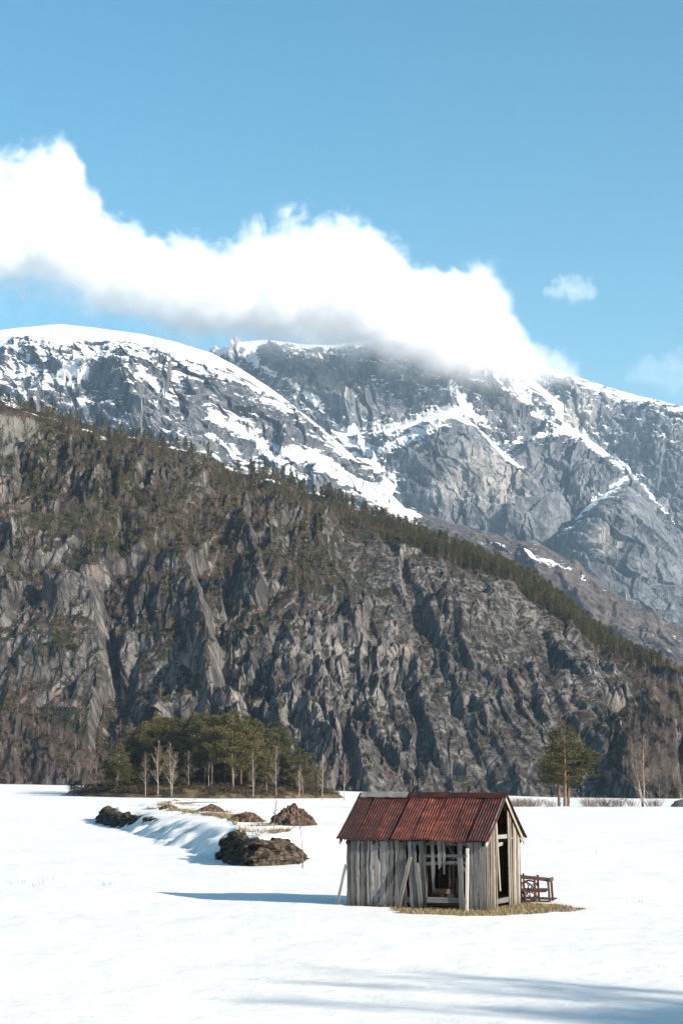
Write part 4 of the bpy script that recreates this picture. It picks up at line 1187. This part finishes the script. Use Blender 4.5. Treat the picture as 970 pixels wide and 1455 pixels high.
def low_birch(seed, h=6.0, n=34):
    r = np.random.default_rng(seed); b = NB()
    b.add(*tube_np([(0, 0, -.5), (.1, 0, h * .5), (0, .1, h)], [.07, .05, .015], 3))
    for i in range(n):
        k = r.uniform(.2, .95); az = r.uniform(0, 6.28); L = h * .28 * (1.1 - k) + .3
        p = np.array([0.1 * k, 0, h * k]); d = np.array([math.cos(az), math.sin(az), 1.3])
        b.add(*tube_np([p, p + d * L * .6, p + d * L], [.035, .028, .012], 3))
    return b
LB = [low_birch(800 + i) for i in range(4)]
def low_scrub(seed, n=90):
    r = np.random.default_rng(seed); b = NB()
    b.add(*sprays(np.zeros(3) + [0, 0, .5], np.array([1.1, 1.1, .7]), n, .5, .2, r, .45)); return b
LS = [low_scrub(900 + i) for i in range(4)]

def scatter_mass(name, protos, pts, scales, mats, seed):
    """many small plants gathered in ONE object"""
    r = np.random.default_rng(seed); Vs = []; Fs = []; Ts = []; Ms = []; n = 0
    arrs = [p.arrays() for p in protos]
    for p, s in zip(pts, scales):
        v, f, t, mi = arrs[r.integers(len(arrs))]
        a = r.uniform(0, 6.28); c, sn = math.cos(a), math.sin(a)
        q = np.stack([v[:, 0] * c - v[:, 1] * sn, v[:, 0] * sn + v[:, 1] * c, v[:, 2]], 1) * s + p
        Vs.append(q); Fs.append(f + n); n += len(v); Ts.append(np.clip(t + r.normal() * .10, 0, 1)); Ms.append(mi)
    me = mesh_np(name, np.concatenate(Vs), np.concatenate(Fs), mats, dict(tone=np.concatenate(Ts)), False, np.concatenate(Ms))
    return tag(link(name, me), kind='stuff')

rr = np.random.default_rng(21)
def pick(w, n):
    w = np.clip(w, 0, None).ravel(); w = w / w.sum()
    return rr.choice(w.size, n, replace=False, p=w)
inview = (CPX > -60) & (CPX < 1030)
flat = CP.reshape(-1, 3)
# skyline belt
wsky = ((CV > 0.955) & (CV < 1.16)) * inview * (1.0 + 1.5 * sstep(500, 760, CPX)) * (0.35 + sstep(-.15, .35, CN_)) * (1.0 + 0.6 * (CV > 1.0))
ids = pick(wsky, 290)
seen = []
k = 0
GRP = 'pines along the cliff top'
for i in ids:
    p = flat[i]; Vv = CV.ravel()[i]; h = rr.uniform(0.5, 0.95)
    o = link('pine_tree', SPM[rr.integers(5)]); o.location = p; o.rotation_euler = (0, 0, rr.uniform(0, 6.28)); o.scale = (h * rr.uniform(.9, 1.3),) * 2 + (h,)
    tag(o, 'small dark pine on the sloping top of the cliff against the snowy mountain', 'pine tree', GRP)
# the rest of the wood behind and below the skyline
w2 = inview * (0.9 * ((CV > .84 + .04 * sstep(500, 700, CPX)) & (CV < 1.0)) * sstep(-.2, .3, CN_ + .25 * sstep(480, 600, CPX)) * (1 + 2.5 * sstep(480, 620, CPX)) + 0.0 + 0.9 * (CV > 1.05) * (CV < 1.5) * sstep(450, 700, CPX) + 0.28 * (band > .3) * sstep(.0, .3, CN_) * sstep(.2, .4, CVEG))
ids = pick(w2 + .0, 2400); scatter_mass('pine_woods', SPL, flat[ids], rr.uniform(.4, .85, len(ids)), [M['needles'], M['bark']], 1)
w3 = inview * (CV > 0.01) * (CV < 1.0) * (sstep(.45, .8, CVEG) * 1.0 * (CV < .98) * (1 + 1.6 * sstep(800, 930, CPX)) * (1 - .85 * bare) + 2.2 * sstep(.09, .02, CV) * sstep(520, 250, CPX) + 1.3 * sstep(.07, .03, CV))
ids = pick(w3, 2600); scatter_mass('bare_woods', LB, flat[ids], rr.uniform(.4, .9, len(ids)), [M['twig']], 2)
w4 = inview * (CV > 0.02) * (CV < 1.0) * sstep(.35, .7, CVEG) * (0.3 + sstep(-.1, .4, CN_)) * (1 + 2 * (band > .3)) * (1 - .6 * bare)
ids = pick(w4 + .25 * inview * (CV > .03) * (CV < .075), 1900); scatter_mass('ledge_scrub', LS, flat[ids], rr.uniform(.5, 1.3, len(ids)), [M['needles']], 3)

# --- the snow mountain, in several overlapping masses
LEAN = 0.55
def m_disp(amp, sc, lean, seed, keep=0.9):
    def f(P, V, PX):
        x, y, z = P[..., 0], P[..., 1], P[..., 2]
        xr = x + lean * z + 30 * fbm(x / 220, z / 220, y * 0 + seed, 2)
        xw = xr + 9 * fbm(x / 50, z / 50, y * 0 + seed + 2, 3); zw = z + 9 * fbm(x / 45, z / 55, y * 0 + seed + 4, 3)
        d = 60 * (ridged(xr / (270 * sc), z / (520 * sc), y / 500 + seed, 3) - .15)
        d = d + facets(xw / 130, zw / 210, int(seed), 26, .42, .25, 130)
        d = d + facets(xw / 52 - .2 * zw / 52, zw / 80, int(seed) + 1, 13, .55, .35, 52)
        d = d + facets(xw / 22 + .2 * zw / 22, zw / 33, int(seed) + 2, 6.0, .65, .45, 22)
        d = d + facets(xw / 10, zw / 14, int(seed) + 3, 3.0, .7, .5, 10)
        d = d + 14 * ridged(xr / 42, z / 80, y / 140 + seed, 3)
        d = d + 5 * fbm(xr / 17, z / 30, y / 50 + seed, 3)
        # slabs dipping to the right make stepped ledges
        zz = (z + 0.42 * x + 40 * fbm(x / 190, z / 190, y * 0 + seed, 3)) / 62
        saw = zz - np.floor(zz)
        d = d + 17 * (sstep(0, .8, saw) - sstep(.8, 1, saw))
        zz = (z + 0.30 * x + 16 * fbm(x / 80, z / 80, y * 0 + seed + 3, 3)) / 21
        saw = zz - np.floor(zz)
        d = d + 5.5 * (sstep(0, .8, saw) - sstep(.8, 1, saw))
        fade = (1 - (keep + .09) * sstep(.70, .985, V)) * sstep(0, .03, V)
        return np.where(V > 1, 3 * fbm(x / 90, y / 90, z * 0, 3) * sstep(1, 1.2, V), amp * d * fade)
    return f
def lines(PX, PY, pls):
    """closeness to couloirs and snow ramps given as polylines with a width (all in the face's own two directions)"""
    m = np.zeros(PX.shape)
    for wdt, pl in pls:
        for (ax, ay), (bx, by) in zip(pl[:-1], pl[1:]):
            ex, ey = bx - ax, by - ay
            t = np.clip(((PX - ax) * ex + (PY - ay) * ey) / (ex * ex + ey * ey), 0, 1)
            m = np.maximum(m, np.exp(-((PX - ax - ex * t) ** 2 + (PY - ay - ey * t) ** 2) / wdt ** 2))
    return m
def img(P):
    """where a point of the mountain lies in the photograph: used only to say which gullies hold snow"""
    x, y, z = P[..., 0], P[..., 1], P[..., 2] - EYE
    c, s = math.cos(PITCH), math.sin(PITCH)
    d = y * c + z * s; u = z * c - y * s
    return CX + FPX * x / d, CY - FPX * u / d

COUL = [(9, [(470, 608), (520, 612), (560, 605), (600, 592), (640, 582), (665, 590)]), (17, [(495, 625), (530, 655), (556, 692)]), (12, [(480, 611), (560, 611)]), (8, [(540, 640), (590, 618), (630, 600)]),
        (7, [(640, 548), (662, 575), (690, 610), (712, 640), (745, 665)]), (6, [(735, 545), (752, 578)]), (8, [(752, 580), (800, 604), (850, 636), (890, 668), (905, 680)]),
        (6, [(715, 630), (770, 618), (810, 612)]), (6.5, [(890, 678), (850, 705), (815, 738), (793, 765)]), (4, [(905, 680), (935, 715), (965, 745)]), (9, [(300, 590), (345, 608), (380, 640), (400, 650)]),
        (10, [(395, 640), (450, 650), (510, 690), (560, 720), (590, 735)]), (6, [(300, 618), (330, 640)]), (6, [(380, 520), (420, 550), (460, 580)]), (7, [(90, 530), (120, 534)]), (5, [(200, 530), (240, 560)]),
        (10, [(310, 495), (345, 490), (365, 515)]), (6, [(740, 785), (790, 800), (830, 825)]), (5, [(660, 765), (720, 775)])]
DRY = [(22, [(430, 520), (470, 560), (510, 575)]), (20, [(620, 660), (700, 690), (760, 700)]), (18, [(780, 660), (760, 720)]), (22, [(850, 760), (920, 800)]), (14, [(375, 495), (400, 530)])]

def mountain(name, px0, px1, nu, nv, nb, crest, foot, prof, back, drop, amp, sc, lean, seed, snow0, alt_k, brown=None, pale=None, keep=0.9, cap=0.0):
    P, N, V, PX = face(px0, px1, nu, nv, nb, crest, foot, prof, back, drop, m_disp(amp, sc, lean, seed, keep), sm=7)
    nz = N[..., 2]; x, y, z = P[..., 0], P[..., 1], P[..., 2]
    big = fbm(x / 150, y / 150, z / 120 + seed, 4); mid = fbm((x + .5 * z) / 60, y / 60, z / 40 + seed, 3)
    ix, iy = img(P); ixw = ix + 9 * mid; iyw = iy + 7 * big
    s = snow0 + 0.85 * (nz - 0.50) + 0.40 * big + 0.22 * mid + alt_k * (z - 650) / 400 + cap * sstep(.86, .98, V)
    s = s + (0.76 - 0.36 * (brown is not None)) * lines(ixw, iyw, COUL) - 0.30 * lines(ixw, iyw, DRY)
    br = brown(ix, iy, V) if brown else 0 * x
    pl = pale(ix, iy, V) if pale else 0 * x
    o = link(name, mesh_np(name, P.reshape(-1, 3), grid_faces(*x.shape), M['mountain'], dict(snow=s.ravel(), brown=(br + 0 * x).ravel(), pale=(pl + 0 * x).ravel()), smooth=False))
    return tag(o, kind='structure')
def dome(v, px): return 0.30 * v + 0.70 * v ** 2.2
def lin(v, px): return v
def steep(v, px): return np.interp(v, [0, .15, .8, 1], [0, .25, .72, 1])
def blob(cx, cy, rx, ry): return lambda ix, iy, V: np.exp(-((ix - cx) / rx) ** 2 - ((iy - cy) / ry) ** 2)

# far right wall under the thin cloud
mountain('mountain', 560, 1330, 460, 260, 20, [(560, 500, 5300), (640, 492, 5300), (740, 512, 5250), (800, 530, 5200), (850, 547, 5150), (900, 562, 5100), (970, 578, 5050), (1060, 604, 5000), (1330, 700, 4900)],
         [(560, 760, 4500), (970, 800, 4300), (1330, 850, 4200)], dome, 900, 260, 0.9, 1.1, 0.2, 1.0, -0.02, 0.25, pale=blob(820, 590, 45, 45), keep=.86)
# middle summit, its top in the cloud
mountain('mountain', 240, 800, 520, 300, 20, [(240, 520, 4500), (308, 496, 4500), (340, 486, 4500), (380, 482, 4480), (430, 489, 4450), (470, 490, 4420), (540, 480, 4400), (620, 470, 4380), (700, 492, 4350), (745, 530, 4300), (800, 575, 4250)],
         [(240, 690, 3900), (480, 640, 3900), (600, 700, 3850), (800, 780, 3800)], lambda v, p: 0.45 * v + .55 * v ** 2, 900, 260, 0.80, 1.0, 0.15, 5.0, 0.13, 0.30, pale=blob(450, 540, 70, 30), cap=.25, keep=.925)
# shoulder below the summit with the pale wall
mountain('mountain', 470, 880, 420, 300, 16, [(470, 612, 3900), (520, 616, 3880), (560, 608, 3860), (600, 594, 3840), (640, 582, 3800), (675, 604, 3760), (710, 638, 3720), (745, 668, 3680), (775, 715, 3640), (800, 770, 3600), (880, 900, 3500)],
         [(470, 690, 3560), (560, 720, 3500), (640, 770, 3420), (800, 830, 3300), (880, 920, 3250)], lambda v, p: 0.40 * v + .60 * v ** 1.8, 420, 130, 0.55, 0.8, 0.15, 9.0, -0.04, 0.25, pale=blob(690, 685, 85, 62), cap=.18)
# ridge running down to the right and its shaded flank
mountain('mountain', 660, 1130, 480, 320, 16, [(660, 520, 4250), (710, 535, 4220), (745, 552, 4180), (775, 585, 4120), (810, 606, 4060), (850, 634, 3990), (880, 658, 3940), (905, 682, 3900), (935, 720, 3840), (965, 768, 3780), (1010, 850, 3700), (1130, 1000, 3600)],
         [(660, 760, 3800), (790, 810, 3500), (900, 870, 3350), (1010, 950, 3300), (1130, 1040, 3300)], lambda v, p: 0.50 * v + .50 * v ** 1.8, 420, 160, 0.65, 0.85, -0.25, 14.0, -0.07, 0.22, cap=.16)
# front buttress at the right
mountain('mountain', 740, 1130, 400, 280, 16, [(740, 850, 3450), (770, 790, 3480), (800, 758, 3500), (830, 722, 3520), (860, 700, 3530), (890, 688, 3540), (915, 708, 3520), (940, 745, 3490), (975, 800, 3450), (1030, 900, 3380), (1130, 1040, 3300)],
         [(740, 880, 3250), (850, 900, 3080), (970, 985, 3000), (1130, 1060, 3000)], lambda v, p: 0.45 * v + .55 * v ** 1.8, 330, 150, 0.50, 0.7, 0.3, 21.0, -0.12, 0.20, cap=.10, pale=blob(860, 770, 40, 26))
# great snowy dome at the left
mountain('mountain', -320, 800, 900, 440, 22, [(-320, 560, 3050), (-160, 500, 3000), (-60, 478, 2970), (0, 470, 2950), (40, 465, 2940), (85, 461, 2930), (140, 466, 2910), (200, 474, 2880), (250, 486, 2850), (300, 502, 2810), (340, 524, 2770), (380, 550, 2730),
          (420, 580, 2690), (460, 612, 2650), (500, 648, 2610), (540, 686, 2570), (575, 722, 2540), (620, 760, 2500), (700, 800, 2450), (800, 860, 2400)],
         [(-320, 840, 2350), (0, 830, 2300), (300, 830, 2220), (575, 850, 2150), (800, 930, 2100)], lambda v, p: 0.35 * v + .65 * v ** 2.0, 700, 190, 0.50, 0.8, 0.55, 31.0, 0.39, 0.30, cap=.14, keep=.87)
# brown lower slope with old snow, falling to the right behind the cliff
mountain('mountain', 500, 1200, 480, 200, 12, [(500, 720, 2750), (560, 722, 2720), (610, 738, 2690), (660, 752, 2660), (720, 768, 2630), (770, 778, 2600), (810, 800, 2570), (850, 835, 2540), (900, 868, 2510), (970, 905, 2480), (1060, 960, 2440), (1200, 1040, 2400)],
         [(500, 900, 1900), (700, 960, 1850), (970, 1040, 1800), (1200, 1085, 1800)], lin, 300, 130, 0.42, 0.6, 0.5, 41.0, -0.20, 0.0, brown=lambda ix, iy, V: 0.8 + 0 * ix, keep=.6)
# ------------------------------------------------------------------ clouds
def cloud(name, D, half_depth, prof, density, label, amp=1.0, nscale=1 / 130.0, soft=0.5, aniso=0.0, step=0.2, low=0.0):
    """prof: (px, py top, py bottom, thickness 0..1). A closed hull carried along the profile, filled with a real volume."""
    a = np.array(prof, float)
    n = 72; px = np.linspace(a[0, 0], a[-1, 0], n)
    top = smooth1(np.interp(px, a[:, 0], a[:, 1]), 2); bot = smooth1(np.interp(px, a[:, 0], a[:, 2]), 2); th = np.interp(px, a[:, 0], a[:, 3])
    T = at(px, top, D); Bm = at(px, bot, D)
    X = T[:, 0]; zt = T[:, 2]; zb = Bm[:, 2]
    x0, x1 = X[0], X[-1]; zmin, zmax = zb.min() - 60, zt.max() + 60
    m = 28; ang = np.linspace(0, 2 * np.pi, m, endpoint=False)
    infl = 1.28
    zb = zb - low
    zc = (zt + zb) / 2; hz_ = (zt - zb) / 2 * infl + 14; hy_ = half_depth * th * infl + 14
    Xh = x0 - 25 + (X - x0) * (x1 - x0 + 50) / (x1 - x0)
    V = np.stack([Xh[:, None] + 0 * ang, hy_[:, None] * np.cos(ang)[None], zc[:, None] + hz_[:, None] * np.sin(ang)[None]], -1)
    q = fbm(V[..., 0] / 70, V[..., 1] / 70, V[..., 2] / 70, 3)
    V[..., 1] *= 1 + .18 * q; V[..., 2] += 12 * q
    idx = np.arange(n * m).reshape(n, m)
    F = np.stack([idx[:-1], np.roll(idx, -1, 1)[:-1], np.roll(idx, -1, 1)[1:], idx[1:]], -1).reshape(-1, 4)
    caps = []
    Vl = V.reshape(-1, 3)
    ends = np.stack([V[0].mean(0) - [10, 0, 0], V[-1].mean(0) + [10, 0, 0]])
    Vl = np.concatenate([Vl, ends]); e0, e1 = n * m, n * m + 1
    me = bpy.data.meshes.new(name)
    faces = [tuple(f) for f in F] + [(int(idx[0, (k + 1) % m]), int(idx[0, k]), e0) for k in range(m)] + [(int(idx[-1, k]), int(idx[-1, (k + 1) % m]), e1) for k in range(m)]
    me.from_pydata([tuple(p) for p in Vl], [], faces); me.update()
    t = NT(name + '_vapour')
    o = objc(t); s = t.n('SeparateXYZ', {0: o})
    xn = t.n('MapRange', {'Value': s.outputs[0], 'From Min': x0, 'From Max': x1}).outputs[0]
    def fc(vals, lo, hi):
        nd = t.n('FloatCurve', {'Value': xn}); c = nd.mapping.curves[0]
        pts = np.linspace(0, 1, 25); vv = np.interp(pts, np.linspace(0, 1, n), (vals - lo) / (hi - lo))
        while len(c.points) < 25: c.points.new(0.5, 0.5)
        for p, a_, b_ in zip(c.points, pts, vv): p.location = (float(a_), float(b_)); p.handle_type = 'AUTO_CLAMPED'
        nd.mapping.update()
        return t.n('MapRange', {'Value': nd.outputs[0], 'To Min': lo, 'To Max': hi}).outputs[0]
    ztn = fc(zt, zmin, zmax); zbn = fc(zb, zmin, zmax); thn = fc(half_depth * th + 5, 0, half_depth * 1.2)
    h = t.math('DIVIDE', t.math('SUBTRACT', s.outputs[2], zbn), t.math('SUBTRACT', ztn, zbn))
    hh = t.math('MULTIPLY', t.math('SUBTRACT', h, 0.5), 2.0)
    yy = t.math('DIVIDE', s.outputs[1], thn)
    rad = t.math('SQRT', t.math('ADD', t.math('MULTIPLY', hh, hh), t.math('MULTIPLY', yy, yy)))
    nz1 = t.noise(o, nscale, 6, 0.6, 0.4); nz2 = t.noise(o, nscale * 3.0, 4, 0.62, 0.3)
    nn = t.math('ADD', t.math('MULTIPLY', t.math('SUBTRACT', nz1, 0.5), 1.9 * amp), t.math('MULTIPLY', t.math('SUBTRACT', nz2, 0.5), 1.0 * amp))
    d = t.math('ADD', t.math('SUBTRACT', 1.0, rad), nn)
    lower = t.sstep(h, 0.42, 0.02)                                   # ragged thin underside, firm top
    endf = t.math('MULTIPLY', t.sstep(xn, 0.0, 0.05), t.sstep(xn, 1.0, 0.86))
    d = t.math('SUBTRACT', d, t.math('MULTIPLY', t.math('SUBTRACT', 1.0, endf), 1.2))
    w = t.math('ADD', 0.58, t.math('MULTIPLY', lower, soft))
    w = t.math('ADD', w, t.math('MULTIPLY', t.sstep(xn, 0.78, 0.97), 0.9))
    den = t.n('MapRange', {'Value': d, 'From Min': 0.02, 'From Max': w}, interpolation_type='SMOOTHSTEP').outputs[0]
    den = t.math('MULTIPLY', den, t.math('SUBTRACT', 1.0, t.math('MULTIPLY', lower, 0.72)))
    den = t.math('MULTIPLY', den, density)
    pv = t.n('VolumePrincipled', {'Color': (0.962, 0.966, 0.976, 1), 'Density': den, 'Anisotropy': aniso})
    pv.inputs['Density Attribute'].default_value = ''
    t.t.links.new(pv.outputs[0], t.out.inputs['Volume'])
    t.m.cycles.volume_step_rate = step
    me.materials.append(t.m)
    ob = link(name, me); ob.location = (0, D, 0)
    return tag(ob, label, 'cloud')
cloud('cloud', 3950, 190, [(-160, 250, 400, .7), (-90, 235, 415, .85), (0, 238, 425, .9), (20, 214, 430, .95), (55, 206, 440, .95), (92, 215, 446, .95), (104, 245, 450, .9), (118, 280, 452, .85), (150, 318, 458, .85), (200, 328, 470, .85), (245, 342, 482, .85), (285, 352, 490, .85), (330, 336, 500, .9), (380, 322, 506, .95),
      (430, 304, 512, 1), (480, 300, 520, 1), (510, 318, 526, 1), (540, 345, 534, 1), (575, 362, 540, .95), (610, 388, 545, .9), (640, 374, 552, .9), (670, 378, 558, .9), (700, 400, 560, .85), (722, 440, 560, .7), (748, 484, 558, .5), (775, 508, 556, .34), (810, 520, 552, .24), (860, 530, 550, .15)],
      0.024, 'large white cloud resting on the hidden summit of the snowy mountain', amp=1.0, low=24.0)
cloud('cloud', 3900, 70, [(690, 470, 540, .5), (720, 462, 552, .9), (750, 478, 562, 1), (785, 500, 560, .9), (815, 514, 556, .7), (840, 524, 550, .3)], 0.0065, 'thin torn wisp of cloud over the summit at the right end of the large cloud', amp=1.5, nscale=1 / 55, soft=.8, step=.25)
cloud('cloud', 5600, 45, [(768, 408, 424, .2), (785, 392, 432, .8), (812, 385, 440, 1), (840, 392, 436, .8), (858, 410, 424, .2)], 0.0045, 'small faint white cloud alone in the blue sky at the right', amp=1.5, nscale=1 / 60, soft=.8, step=.25)
cloud('cloud', 5600, 60, [(880, 530, 545, .2), (905, 505, 556, .7), (935, 498, 572, 1), (965, 485, 585, 1), (1010, 480, 600, .9), (1060, 500, 590, .3)], 0.0016, 'thin veil of cloud trailing off the ridge at the right edge', amp=1.6, nscale=1 / 70, soft=.9, step=.25)

# ------------------------------------------------------------------ haze: the blue air between here and the mountains
HAZE = True
if HAZE:
    t = NT('haze_air')
    pv = t.n('VolumePrincipled', {'Color': (0.55, 0.78, 1.0, 1), 'Density': 4.6e-5, 'Anisotropy': 0.2})
    pv.inputs['Density Attribute'].default_value = ''
    t.t.links.new(pv.outputs[0], t.out.inputs['Volume'])
    mb = MB(); mb.box((0, 3000, 590), (63000 * 2, 60000 + 8000, 1200 + 22))
    hz = mb.build('haze', t.m)
    tag(hz, kind='stuff')

SC.cycles.use_denoising = True
try: SC.cycles.denoiser = 'OPENIMAGEDENOISE'
except Exception: pass
SC.cycles.denoising_input_passes = 'RGB_ALBEDO_NORMAL'
SC.cycles.max_bounces = 14
SC.cycles.diffuse_bounces = 3
SC.cycles.volume_bounces = 12
SC.cycles.transparent_max_bounces = 8
SC.cycles.use_adaptive_sampling = True
SC.cycles.adaptive_threshold = 0.02
SC.cycles.volume_max_steps = 256
SC.render.use_persistent_data = False
